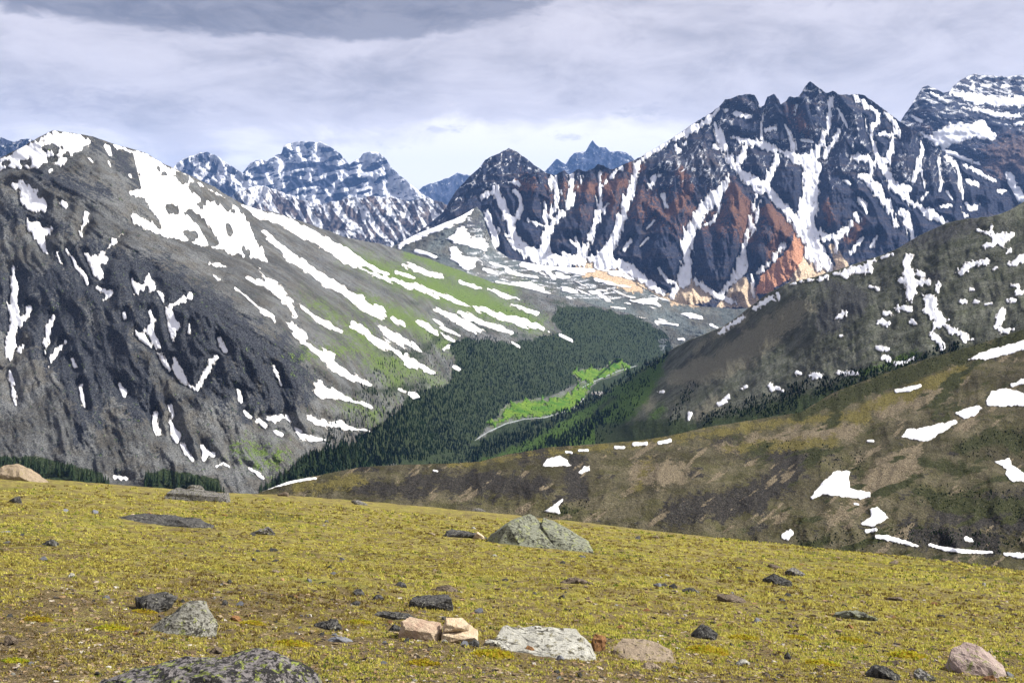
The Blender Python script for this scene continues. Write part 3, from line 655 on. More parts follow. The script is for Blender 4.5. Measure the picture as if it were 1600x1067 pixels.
ms.Y += (1 - 0.6 * g) * (-100 * ridged((U + warp - 0.25 * (V - 300)) / 34, V / 85, 3, 0.55, 53) - 48 * ridged((U - 0.2 * V) / 11 + warp * .03, V / 55, 4, 0.58, 54)) - 10 * ridged(U / 4.5, V / 8, 2, 0.5, 55)
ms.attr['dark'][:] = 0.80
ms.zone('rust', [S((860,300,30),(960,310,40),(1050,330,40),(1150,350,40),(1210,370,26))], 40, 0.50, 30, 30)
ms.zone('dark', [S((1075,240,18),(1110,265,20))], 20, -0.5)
for sh, k in (([S((880,290,10),(930,295,12),(985,285,12),(1000,300,8))], 0.60), ([S((945,280,8),(955,320,7))], 0.85), ([S((1065,268,8),(1075,300,10),(1050,330,12))], 0.70), ([S((1140,290,14),(1160,330,20),(1165,370,14))], 0.62), ([S((1200,330,14),(1225,360,16),(1205,400,10))], 0.66),
   ([S((1240,170,14),(1262,210,12))], 0.42), ([S((1290,320,8),(1300,345,8))], 0.60), ([S((1330,370,14),(1345,345,10))], 0.5), ([S((810,285,10),(830,290,10))], 0.55), ([S((985,260,8),(1000,262,5))], 0.8), ([S((1130,345,14),(1120,300,6))], 0.45)):
    ms.zone('rust', sh, 16, min(1, k * 1.35), 12, 18)
ms.zone('tan', [S((905,412,7),(950,420,8),(990,434,9),(1020,452,8),(1045,468,6)), Pg((1262,372),(1275,395),(1300,415),(1330,420),(1330,440),(1230,460),(1235,430),(1255,400)), S((1300,385,6),(1315,415,9)), Pg((1120,480),(1135,455),(1158,428),(1180,450),(1190,480)), Pg((1068,424),(1084,436),(1112,466),(1100,475),(1045,475),(1052,450))], 5, 0.95, 5, 12)
ms.zone('grass', [Pg((1244,362),(1258,378),(1255,405),(1238,432),(1205,455),(1178,462),(1188,432),(1212,408),(1232,388))], 4, 0.95, 5, 10)
lim = 0.27 + 0.27 * ridged((U + 0.4 * V) / 13, V / 21, 4, 0.62, 56) - 0.30 * (1 - hi) + 0.10 * fbm(U / 60, V / 60, 2, .5, 57)
ms.attr['snow'] = np.clip(np.where(ms.attr['tan'] + ms.attr['grass'] > 0.3, 0, lim), 0, 0.75)
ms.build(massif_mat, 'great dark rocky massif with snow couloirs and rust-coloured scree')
for k, p in enumerate(MASSIF_SNOW): ms.patch('snow_patch', p, SNOW, ms.obj, step=1.25, ang=82, rough=2.3, wl=6, lift=0.0016, thin=0.9, melt=True)
for k, p in enumerate(BACK_SNOW): bm.patch('snow_patch', p, SNOW, bm.obj, step=1.5, rough=2.0, wl=7, lift=0.002)

# the basin under the massif
ba = Mountain('moraine_basin', [(560,400),(610,387),(650,366),(690,350),(720,338),(745,323),(754,333),(762,362),(774,390),(800,406),(840,413),(870,416),(930,420),(975,424),(1000,446),(1030,463),(1060,474),(1100,479),(1150,483),(1180,480),(1230,466),(1300,458)],
  [(560,440),(700,450),(850,490),(1000,520),(1060,570),(1150,570),(1300,520)],
  [(745,323,6000),(650,366,5700),(560,400,5500),(790,400,5800),(870,412,5800),(1000,428,5750),(1110,456,5650),(1300,450,5500),(700,430,5000),(780,440,5050),(850,460,5000),(987,491,4950),(1045,530,4750),(1100,520,4800),(1060,570,4500),(1150,570,4500),(1300,520,4600),(720,385,5500),(900,440,5300),(620,395,5450)],
  step=1.7, jag=(1.2, 20), seed=61)
ba.Y += -45 * fbm(ba.U / 60, ba.V / 18, 4, 0.5, 61) - 16 * ridged(ba.U / 14, ba.V / 6, 3, 0.5, 62)
ba.zone('tan', [S((900,424,5),(935,428,9),(965,436,12),(985,446,9),(1000,452,5)), S((1050,470,6),(1090,474,5))], 8, 0.9, 7, 14)
ba.zone('grass', [S((780,420,8),(820,440,12),(860,455,8))], 16, 0.55)
ba.zone('dark', [S((720,352,5),(750,350,12)), S((775,382,6),(800,400,7))], 10, 0.7)
nn = 0.30 + 0.26 * ridged((ba.U - ba.V) / 40, ba.V / 7, 3, 0.6, 63)
ba.attr['snow'] = np.where((ba.attr['tan'] > .4) | (ba.U < 730) | (ba.V > 468) | (ba.U > 1020), 0, np.clip(nn, 0, .7))
basin_mat = terrain_material('moraine', 45, ((0.085, 0.100, 0.098), (0.130, 0.145, 0.140), (0.105, 0.102, 0.086)), ((0.05, 0.055, 0.065), (0.09, 0.09, 0.095)),
  [('grass', (0.07, 0.085, 0.035), (0.10, 0.115, 0.05), 0.6), ('tan', (0.44, 0.31, 0.19), (0.52, 0.39, 0.26), 0.6)], (1, 0.4, 1), 0.5)
ba.build(basin_mat, 'grey moraine basin striped with snow below the massif')
for p in BASIN_SNOW: ba.patch('snow_patch', p, SNOW, ba.obj, step=1.3, ang=8, rough=1.8, wl=8, lift=0.0014)

# left mountain with the valley side and floor
FOREST = [Pg((440,755),(480,712),(560,688),(610,650),(650,612),(700,600),(712,565),(700,540),(720,528),(800,535),(850,525),(880,520),(862,500),(870,478),(930,480),(1000,497),(1046,525),(1052,560),(980,575),(900,600),(850,622),(790,632),(775,655),(742,690),(720,708),(640,722),(520,742))]
MEADOW_A = [Pg((782,654),(785,642),(799,631),(819,627),(847,624),(852,631),(875,620),(892,614),(900,606),(909,600),(920,609),(903,631),(883,642),(858,649),(813,651),(796,655),(771,665),(762,659))]
MEADOW_B = [Pg((895,583),(909,578),(931,578),(948,575),(954,566),(970,565),(984,572),(965,581),(945,589),(925,597),(909,595))]
ml = Mountain('left_mountain', [(-160,335),(-60,282),(0,247),(31,232),(60,215),(82,204),(105,207),(145,213),(180,226),(225,238),(257,257),(288,270),(316,284),(336,292),(347,301),(372,315),(395,325),(434,333),(485,351),(541,371),(597,382),(639,395),(670,405),(712,420),(769,441),(811,447),(853,458),(883,465),(931,477),(987,491),(1024,505),(1043,524),(1052,552),(1110,585)],
  [(-160,820),(400,815),(500,775),(640,745),(745,730),(800,725),(850,705),(910,675),(960,645),(1110,605)],
  [(-150,780,1130),(0,780,1120),(150,780,1150),(300,780,1190),(400,765,1250),(470,748,1340),(560,730,1560),(650,718,2000),(745,692,2625),(830,648,3050),(910,610,3560),(960,583,3980),(1040,552,4600),(800,725,2420),(910,675,2820),(960,645,3130),(1110,605,3650),
   (-150,330,1950),(0,247,2020),(82,204,2080),(180,226,2180),(257,257,2330),(316,284,2500),(395,325,2850),(485,351,3250),(597,382,3750),(712,420,4180),(853,458,4550),(987,491,4800),(1043,524,4780),
   (200,360,1830),(300,430,1700),(420,490,1650),(500,570,1640),(560,650,1660),(100,500,1560),(250,600,1420),(100,650,1330),(640,560,2450),(620,480,2750),(760,560,3300),(520,450,2450),(880,540,3950),(420,620,1480)],
  step=1.9, jag=(1.8, 26), seed=71)
U, V = ml.U, ml.V
g = ml.gullies(LEFT_SNOW, 11, 6)
spur = sstep(-70, 70, (U - 170) * 0.62 - (V - 330) * 1.0 + 60)          # 1 on the right-hand valley side
A1, B1 = rot(U, V, 70); A2, B2 = rot(U, V, 34)
wp = 14 * fbm(U / 70, V / 70, 3, 0.5, 72)
front = -17 * ridged((B1 + wp) / 52, A1 / 150, 3, 0.55, 73) - 5.0 * ridged((B1 + wp) / 14, A1 / 44, 4, 0.62, 74)
side = -26 * ridged((B2 + wp * .6) / 46, A2 / 260, 3, 0.5, 75) - 5.5 * ridged(B2 / 10, A2 / 70, 3, 0.55, 76)
ml.Y += (1 - 0.5 * g) * ((1 - spur) * front + spur * side) - 2.0 * ridged(U / 5, V / 5, 2, 0.5, 77) * (ml.Y / 1600)
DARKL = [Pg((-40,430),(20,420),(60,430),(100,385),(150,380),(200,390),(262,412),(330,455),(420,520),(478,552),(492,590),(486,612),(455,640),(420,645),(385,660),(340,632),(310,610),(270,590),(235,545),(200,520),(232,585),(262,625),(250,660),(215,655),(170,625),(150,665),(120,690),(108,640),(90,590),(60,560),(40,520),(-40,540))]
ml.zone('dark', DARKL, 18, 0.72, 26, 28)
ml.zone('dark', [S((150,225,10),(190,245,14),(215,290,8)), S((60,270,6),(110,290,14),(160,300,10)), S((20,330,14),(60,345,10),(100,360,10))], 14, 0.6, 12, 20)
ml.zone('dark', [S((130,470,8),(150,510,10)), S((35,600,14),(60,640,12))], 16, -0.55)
ml.zone('grass', [S((540,398,8),(620,432,16),(700,458,22),(770,480,20),(840,505,12)), S((640,396,8),(730,436,12),(800,456,8)), S((560,470,10),(640,500,14),(700,540,10))], 30, 0.95, 10, 24)
ml.zone('grass', [S((470,560,8),(560,540,14),(640,580,18),(690,600,10)), S((545,635,10),(590,650,12)), S((380,700,14),(430,720,18)), S((540,500,8),(600,560,12)), S((480,470,6),(560,520,16),(620,600,22))], 34, 0.72, 20, 24)
ml.zone('wood', [S((590,548,8),(650,556,14),(700,520,10),(760,496,6)), S((560,610,8),(620,610,14),(660,600,12)), S((640,470,4),(740,512,6),(840,528,8)), S((820,462,4),(880,476,7),(960,492,8))], 16, 0.62, 12, 14)
ml.zone('grass', MEADOW_A + MEADOW_B, 16, 1.0, 4, 10)
ml.zone('wood', FOREST + [Pg((735,692),(790,662),(852,651),(903,633),(930,598),(990,572),(1050,556),(1100,600),(960,650),(850,710),(740,735)), Pg((620,724),(745,688),(800,664),(800,732),(620,760))], 6, 1.0, 8, 14)
ml.zone('wood', [Pg((-160,715),(60,712),(160,738),(170,770),(-160,775)), Pg((225,740),(260,732),(345,748),(345,775),(225,775)), Pg((410,762),(470,720),(480,760))], 5, 0.9, 4, 10)
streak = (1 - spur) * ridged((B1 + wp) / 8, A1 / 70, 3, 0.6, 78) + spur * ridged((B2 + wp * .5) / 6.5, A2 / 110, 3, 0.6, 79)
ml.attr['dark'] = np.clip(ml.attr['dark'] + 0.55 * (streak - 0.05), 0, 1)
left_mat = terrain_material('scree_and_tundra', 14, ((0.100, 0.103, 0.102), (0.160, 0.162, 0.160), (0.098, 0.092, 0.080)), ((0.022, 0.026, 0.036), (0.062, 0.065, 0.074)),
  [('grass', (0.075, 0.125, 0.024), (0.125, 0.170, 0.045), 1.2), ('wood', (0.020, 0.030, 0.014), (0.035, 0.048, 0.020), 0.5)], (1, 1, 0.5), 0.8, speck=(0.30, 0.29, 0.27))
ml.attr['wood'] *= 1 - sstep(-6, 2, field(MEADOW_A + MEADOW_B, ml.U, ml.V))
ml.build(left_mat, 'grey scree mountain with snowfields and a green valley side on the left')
for p in LEFT_SNOW: ml.patch('snow_patch', p, SNOW, ml.obj, step=1.3, ang=34 if bbox(p)[0] > 200 and bbox(p)[2] > 380 else 74, rough=2.2, wl=8, lift=0.0009, thin=0.85, melt=True)

def meadow_material():
    t = NT('meadow_grass'); p = t.pos()
    a = t.noise(p, 0.02, 5, 0.6); b = t.noise(p, 0.12, 5, 0.7)
    c = t.mix(t.mr(a, 0.35, 0.65), (0.050, 0.125, 0.012), (0.125, 0.190, 0.022))
    c = t.mix(t.mr(b, 0.44, 0.66, 0, 0.9), c, (0.022, 0.055, 0.012))
    return t.done(c, t.bump(b, 0.5, 2.0))
MEADOW = meadow_material()
for sh, lb in ((MEADOW_A, 'bright green meadow beside the stream, nearer of the two'), (MEADOW_B, 'smaller bright green meadow farther up the stream')):
    ml.patch('meadow', sh, MEADOW, None, step=1.2, rough=4.0, wl=9, lift=0.0008, kind='structure', label=lb)
def stream_material():
    t = NT('stream_water'); p = t.pos()
    n = t.noise(p, 0.4, 4, 0.6)
    return t.done(t.mix(t.mr(n, 0.35, 0.65), (0.20, 0.235, 0.235), (0.40, 0.42, 0.42)), t.bump(n, 0.3, 0.4), 0.25)
STREAM = stream_material()
ml.patch('stream', [S((742,688,0.44),(762,675,0.57),(790,662,0.57),(818,655,0.49),(852,652,0.49),(883,642,0.49),(903,634,0.42),(912,622,0.57),(906,611,0.57),(912,604,0.44),(930,595,0.42),(965,580,0.42),(993,572,0.42))], STREAM, None, step=0.6, rough=0.5, wl=6, lift=0.0016, kind='structure', label='pale braided stream winding along the valley floor')
def gravel_material():
    t = NT('river_gravel'); p = t.pos(); n = t.noise(p, 0.3, 5, 0.7)
    return t.done(t.mix(n, (0.20, 0.20, 0.19), (0.34, 0.33, 0.31)), t.bump(n, 0.4, 1.0))
ml.patch('gravel_bar', [S((926,614,2.5),(940,615,3.5),(949,618,2.5))], gravel_material(), None, step=0.8, rough=1.0, wl=6, lift=0.0014, kind='structure', label='pale grey gravel bar on the right of the stream')

# right ridge
rr = Mountain('right_ridge', [(690,722),(730,704),(790,686),(840,664),(900,640),(940,616),(980,592),(1020,566),(1046,548),(1075,532),(1130,510),(1165,485),(1200,458),(1230,443),(1270,433),(1310,421),(1380,398),(1400,390),(1440,366),(1480,348),(1510,342),(1550,338),(1575,330),(1590,321),(1600,316),(1760,270)],
  [(690,745),(850,730),(1000,715),(1250,675),(1400,615),(1600,550),(1760,495)],
  [(690,722,2480),(790,686,2560),(900,640,2720),(980,592,2600),(1046,548,2350),(1130,510,2000),(1230,443,1800),(1310,421,1700),(1400,390,1620),(1510,342,1560),(1600,316,1540),(1760,270,1500),
   (690,745,2200),(850,730,1750),(1000,715,1400),(1250,675,1060),(1400,615,1000),(1600,550,960),(1760,495,950),(1000,640,1850),(1130,580,1640),(1250,540,1460),(1400,480,1350),(1550,430,1280),(900,690,2000)],
  step=1.6, jag=(1.8, 18), seed=81)
U, V = rr.U, rr.V
g = rr.gullies(RIDGE_SNOW, 6, 6)
wp = 10 * fbm(U / 60, V / 60, 3, 0.5, 82)
A, B = rot(U, V, 100)
rr.Y += -14 * ridged((B + wp) / 60, A / 120, 3, 0.5, 83) - 5.0 * ridged((B + wp) / 15, A / 26, 4, 0.6, 84) - 1.6 * ridged(U / 5, V / 5, 2, 0.5, 85)
low = sstep(0, 1, (V - np.interp(U, [690, 850, 1000, 1100, 1250, 1400, 1600], [690, 655, 640, 640, 600, 560, 510])) / 30.0)
rr.attr['wood'] = np.clip(low * 0.85 + 0.35 * fbm(U / 30, V / 18, 4, 0.6, 86), 0, 1) * (U > 930)
rr.zone('grass', [Pg((680,760),(760,705),(850,665),(930,622),(1000,580),(1040,556),(1036,580),(1005,635),(960,680),(900,745))], 14, 1.0, 8, 16)
rr.zone('wood', [S((720,715,14),(800,690,12),(870,655,8),(940,612,6)), S((880,690,4),(960,620,4))], 10, 0.80, 10, 14)
rr.zone('grass', [S((1400,570,8),(1430,555,10),(1330,590,7)), S((1030,640,10),(1010,670,10))], 14, 0.7, 8, 14)
rr.zone('tan', [S((1060,590,16),(1150,560,26),(1210,510,22),(1260,480,14)), S((1000,620,8),(1015,635,10)), S((1085,545,6),(1170,490,6)), S((1120,630,10),(1090,650,8))], 20, 0.9, 16, 24)
rr.zone('dark', [S((1300,450,14),(1330,470,26),(1290,500,20)), S((1420,380,12),(1520,350,12)), S((1440,435,6),(1465,430,10)), S((1150,520,6),(1175,510,5)), S((1065,580,5),(1080,600,8))], 14, 0.9, 14, 20)
ridge_mat = terrain_material('ridge_tundra', 11, ((0.082, 0.086, 0.066), (0.140, 0.143, 0.114), (0.066, 0.072, 0.046)), ((0.045, 0.048, 0.048), (0.085, 0.085, 0.080)),
  [('tan', (0.150, 0.142, 0.100), (0.215, 0.202, 0.146), 0.7), ('grass', (0.030, 0.070, 0.012), (0.080, 0.130, 0.022), 0.9), ('wood', (0.022, 0.034, 0.013), (0.045, 0.060, 0.022), 0.8)], (1, 1, 0.6), 0.8, speck=(0.27, 0.265, 0.24))
rr.build(ridge_mat, 'grey-green ridge with scattered snow patches on the right')
for p in RIDGE_SNOW: rr.patch('snow_patch', p, SNOW, rr.obj, step=1.2, rough=2.4, wl=7, lift=0.0008, melt=True)

# near brown hill
hr = Mountain('brown_hill', [(330,830),(380,792),(405,769),(450,752),(500,742),(560,730),(620,726),(700,724),(750,721),(790,710),(830,704),(860,698),(900,696),(950,692),(1000,688),(1050,680),(1100,668),(1170,657),(1250,644),(1275,630),(1300,614),(1350,595),(1400,577),(1450,560),(1500,546),(1550,531),(1600,514),(1760,465)],
  [(330,850),(430,815),(830,840),(1250,880),(1600,915),(1760,930)],
  [(330,830,540),(405,769,560),(500,742,590),(620,726,610),(750,721,620),(830,704,640),(950,692,660),(1100,668,690),(1250,644,720),(1400,577,780),(1500,546,800),(1600,514,810),(1760,465,820),
   (330,860,520),(430,835,515),(830,860,490),(1250,900,470),(1600,940,440),(1760,960,430),(620,770,555),(830,770,550),(1050,760,560),(1250,750,575),(1450,700,620),(1600,700,610),(1400,840,500)],
  step=2.0, jag=(1.2, 22), seed=91)
U, V = hr.U, hr.V
wp = 10 * fbm(U / 60, V / 60, 3, 0.5, 92)
A, B = rot(U, V, 115)
hr.gullies(HILL_SNOW, 1.2, 8)
hr.Y += -10.0 * ridged((B + wp) / 90, A / 140, 3, 0.5, 93) - 1.7 * ridged((B + wp) / 19, A / 40, 4, 0.62, 94) - 0.7 * fbm(U / 6, V / 5, 3, 0.6, 95)
hr.zone('dark', [S((640,750,10),(760,755,18),(850,760,12)), S((900,720,10),(900,770,16)), S((1130,690,10),(1250,720,18),(1180,780,22),(1050,800,18)), S((1480,800,20),(1600,800,30)), S((1420,830,16),(1550,850,16)), S((820,712,8),(870,705,8)), S((560,760,10),(660,770,8))], 14, 0.95, 18, 22)
hr.zone('wood', [S((1500,700,10),(1560,680,14),(1620,700,20)), S((1440,720,8),(1500,735,10)), S((1240,650,5),(1290,632,11),(1400,590,14),(1500,556,12),(1600,526,13)), S((1430,770,10),(1500,790,14),(1600,790,14)), S((1260,850,6),(1290,845,6)), S((860,800,6),(900,800,6))], 12, 0.95, 14, 20)
hr.zone('grass', [S((700,728,3),(790,715,4),(950,698,5),(1100,678,6),(1250,655,8),(1350,650,12)), S((1000,760,8),(1010,720,6)), S((1140,700,8),(1300,690,10)), S((1350,640,10),(1500,580,14)), S((460,762,8),(560,750,10))], 12, 0.85, 14, 20)
hr.zone('tan', [S((1000,740,20),(1060,740,18)), S((1360,760,26),(1420,720,22)), S((1130,700,10),(1330,670,16)), S((1380,640,14),(1470,610,14)), S((1300,810,12),(1340,790,12))], 16, 0.85, 18, 22)
hr.attr['dark'] = np.clip(hr.attr['dark'] + 0.45 * (ridged((B + wp) / 7, A / 60, 3, 0.6, 99) - 0.1), 0, 1)
A3, B3 = rot(U, V, 160)
hr.attr['wood'] = np.maximum(hr.attr['wood'], 0.9 * sstep(0.06, 0.34, fbm(A3 / 80, B3 / 22, 4, 0.6, 96)) * sstep(1000, 1300, U))
hr.attr['dark'] = np.maximum(hr.attr['dark'], 0.85 * sstep(0.12, 0.40, fbm(U / 60, V / 26, 5, 0.65, 97)))
hr.attr['tan'] = np.maximum(hr.attr['tan'], 0.8 * sstep(0.14, 0.36, fbm((U + V * 1.2) / 34, (V - U * .2) / 70, 4, 0.6, 98)))
hill_mat = terrain_material('brown_tundra', 5, ((0.058, 0.051, 0.030), (0.108, 0.095, 0.060), (0.058, 0.054, 0.025)), ((0.016, 0.015, 0.014), (0.044, 0.040, 0.035)),
  [('tan', (0.115, 0.092, 0.060), (0.165, 0.136, 0.092), 0.8), ('grass', (0.075, 0.068, 0.022), (0.125, 0.104, 0.036), 0.9), ('wood', (0.020, 0.024, 0.010), (0.042, 0.044, 0.018), 0.9)], (1, 1, 0.7), 0.55, speck=(0.25, 0.24, 0.20))
hr.build(hill_mat, 'brown rounded hill with white snow patches behind the meadow')
for p in HILL_SNOW: hr.patch('snow_patch', p, SNOW, hr.obj, step=1.2, rough=0.8, wl=10, lift=0.0012)

# low valley land under everything, out to the horizon
def low_material():
    t = NT('valley_land'); p = t.pos(); n = t.noise(p, 0.002, 6, 0.6)
    return t.done(t.mix(n, (0.03, 0.045, 0.02), (0.10, 0.10, 0.08)))
gx = np.linspace(-28000, 28000, 60); gy = np.linspace(-1500, 31000, 40)
GXX, GYY = np.meshgrid(gx, gy)
GZZ = -705 + 25 * fbm(GXX / 2500, GYY / 2500, 3, 0.5, 3)
link('valley_land', mesh_np('valley_land', np.stack([GXX, GYY, GZZ], -1)[::-1].reshape(-1, 3), grid_faces(40, 60)), low_material(), None, kind='structure', label='low valley land under the mountains')

# ---------------------------------------------------------------- the foreground slope
EDGE_PX = np.array([-300, 0, 60, 250, 400, 600, 800, 1000, 1200, 1400, 1600, 1900.0])
EDGE_PY = np.array([735, 744, 748, 762, 772, 786, 803, 826, 848, 868, 894, 930.0])
_c = (EDGE_PX - 800) / F
EDGE_Y = 1.65 / np.maximum((EDGE_PY - HY) / F - 0.28 - 0.084 * _c, 0.02)
def ground_z(x, y):
    x = np.asarray(x, float); y = np.asarray(y, float)
    px = 800 + F * x / np.maximum(y, 6.0)
    ye = np.interp(px, EDGE_PX, EDGE_Y)
    z = -0.28 * y - 0.084 * x
    near = sstep(3, 9, np.hypot(x, y))
    z = z + near * (0.16 * fbm(x / 9, y / 9, 3, 0.5, 101) + 0.05 * fbm(x / 1.6, y / 1.6, 3, 0.5, 102) + 0.014 * fbm(x / 0.25, y / 0.25, 3, 0.6, 103))
    d = np.maximum(y - ye, 0)
    return z - 0.6 * (np.sqrt(d * d + 225) - 15)
def ground_hit(px, py):
    c = (px - 800) / F; k = (HY - py) / F
    ys = np.linspace(5, 75, 2800)
    h = CZ + k * ys - ground_z(c * ys, ys)
    i = np.argmax(h < 0) if (h < 0).any() else int(np.argmin(h))
    return c * ys[i], ys[i], float(ground_z(c * ys[i], ys[i]))

def build_ground():
    inv = np.linspace(1 / 6.0, 1 / 62.0, 235)
    ys = np.concatenate([[-30, -18, -9, -3, 0, 2, 3.5, 4.8], 1 / inv, [64, 67, 71, 77, 86, 100, 125, 170, 260, 400, 600, 800]])
    cs = np.concatenate([np.linspace(-1.6, -0.66, 60)[:-1], np.linspace(-0.66, 0.66, 600), np.linspace(0.66, 1.6, 60)[1:]])
    w = np.where(ys > 6, ys, 6 + (6 - ys) * 1.2)
    X = cs[None] * w[:, None]; Y = np.broadcast_to(ys[:, None], X.shape)
    Z = ground_z(X, Y)
    me = mesh_np('ground', np.stack([X, Y, Z], -1)[::-1].reshape(-1, 3), grid_faces(*X.shape))
    bare = sstep(15, 7.8, Y) * 0.26 + 0.46 + 0.26 * fbm(X / 2.2, Y / 2.2, 4, 0.6, 104) + 0.42 * fbm(X / 0.6, Y / 0.6, 3, 0.6, 105)
    add_attr(me, 'bare', np.clip(bare, 0, 1)[::-1])
    add_attr(me, 'lush', np.clip(sstep(0.1, 0.5, fbm(X / 5, Y / 5, 4, 0.55, 106) + 0.35 * sstep(4, 12, X - 0.1 * Y) * sstep(22, 34, Y)), 0, 1)[::-1])
    t = NT('tundra'); p = t.pos()
    n1 = t.noise(p, 1.3, 6, 0.65); n2 = t.noise(p, 9, 6, 0.7); n3 = t.noise(p, 45, 4, 0.7)
    moss = t.mix(t.mr(n1, 0.3, 0.68), (0.385, 0.345, 0.070), (0.54, 0.49, 0.145))
    moss = t.mix(t.mr(n2, 0.42, 0.68, 0, 0.75), moss, (0.215, 0.175, 0.045))
    n0 = t.noise(p, 0.55, 6, 0.7, 0.3); nq = t.noise(p, 2.6, 6, 0.7, 0.3)
    moss = t.mix(t.mr(nq, 0.44, 0.58, 0, 0.9), moss, (0.235, 0.178, 0.070))
    moss = t.mix(t.mr(n0, 0.50, 0.64, 0, 0.75), moss, (0.26, 0.27, 0.050))
    lush = t.math('ADD', t.attr('lush'), t.math('MULTIPLY', t.math('SUBTRACT', n2, 0.5), 1.0))
    moss = t.mix(t.mr(lush, 0.35, 0.85, 0, 0.8), moss, (0.135, 0.145, 0.024))
    soil = t.mix(t.mr(n2, 0.3, 0.7), (0.115, 0.085, 0.040), (0.235, 0.185, 0.095))
    soil = t.mix(t.mr(n3, 0.45, 0.75, 0, 0.7), soil, (0.23, 0.165, 0.085))
    f = t.math('ADD', t.attr('bare'), t.math('MULTIPLY', t.math('SUBTRACT', n2, 0.5), 1.6))
    f = t.math('ADD', f, t.math('MULTIPLY', t.math('SUBTRACT', n3, 0.5), 0.9))
    c = t.mix(t.mr(f, 0.38, 0.72), moss, soil)
    # small chips of stone in the soil
    v1 = t.voro(p, 26); vc = t.voro(p, 26, 'F1', 'Color')
    sepn = t.N('ShaderNodeSeparateColor'); t.L(vc, sepn.inputs[0])
    chip = t.mix(sepn.outputs[0], (0.06, 0.055, 0.05), (0.34, 0.26, 0.165))
    chip = t.mix(t.mr(sepn.outputs[1], 0.8, 0.9), chip, (0.36, 0.17, 0.06))
    cf = t.math('MULTIPLY', t.mr(v1, 0.24, 0.34, 1, 0), t.math('MULTIPLY', t.mr(sepn.outputs[2], 0.35, 0.45), t.mr(f, 0.28, 0.6)))
    c = t.mix(cf, c, chip)
    nd = t.noise(p, 5.0, 6, 0.75)
    dark = t.math('MULTIPLY', t.mr(n2, 0.32, 0.46, 0.5, 1.0), t.mr(nd, 0.34, 0.45, 0.45, 1.0))  # tiny shadows among the tufts, painted into the ground colour as dark speckle
    c = t.mix(1.0, c, dark, 'MULTIPLY')
    h = t.math('ADD', n2, t.math('MULTIPLY', n3, 0.5)); h = t.math('ADD', h, t.math('MULTIPLY', cf, 0.35))
    hb = t.math('ADD', nq, t.math('MULTIPLY', nd, 0.6))
    nb = t.bump(hb, 1.0, 0.30)
    m = t.done(c, t.bump(h, 1.0, 0.06, nb))
    link('ground', me, m, None, kind='structure', label='yellow-green stony tundra slope in the foreground')
build_ground()

# ---------------------------------------------------------------- rocks
import bmesh
from mathutils import Matrix, noise as mnoise
def rock_material(name, base, base2, lichen=None, lichen_amt=0.5, dark=None, dark_amt=0.4, sc=1.0, streak=None):
    t = NT(name); p = t.objc()
    a = t.noise(p, 3.0 * sc, 6, 0.65); b = t.noise(p, 11 * sc, 6, 0.7); c3 = t.noise(p, 34 * sc, 4, 0.7)
    c = t.mix(t.mr(a, 0.32, 0.68), base, base2)
    c = t.mix(t.mr(c3, 0.35, 0.75, 0, 0.45), c, tuple(x * 0.5 for x in base))
    if streak:
        w = t.noise(t.scale(p, (1, 6, 6)), 5 * sc, 5, 0.65, 0.4)
        c = t.mix(t.mr(w, 0.50, 0.60), c, streak)
    if dark:
        d = t.math('ADD', t.math('MULTIPLY', a, 0.35), t.math('MULTIPLY', b, 0.65))
        e = 0.66 - 0.30 * dark_amt
        c = t.mix(t.mr(d, e, e + 0.05), c, dark)
    if lichen:
        l = t.noise(p, 5.5 * sc, 6, 0.72, 0.5); e = 0.68 - 0.30 * lichen_amt
        c = t.mix(t.mr(l, e, e + 0.10, 0, 0.9), c, lichen)
    h = t.math('ADD', t.math('ADD', b, t.math('MULTIPLY', c3, 0.5)), a)
    t.b.inputs['Specular IOR Level'].default_value = 0.2
    return t.done(c, t.bump(h, 1.0, 0.06 / sc))
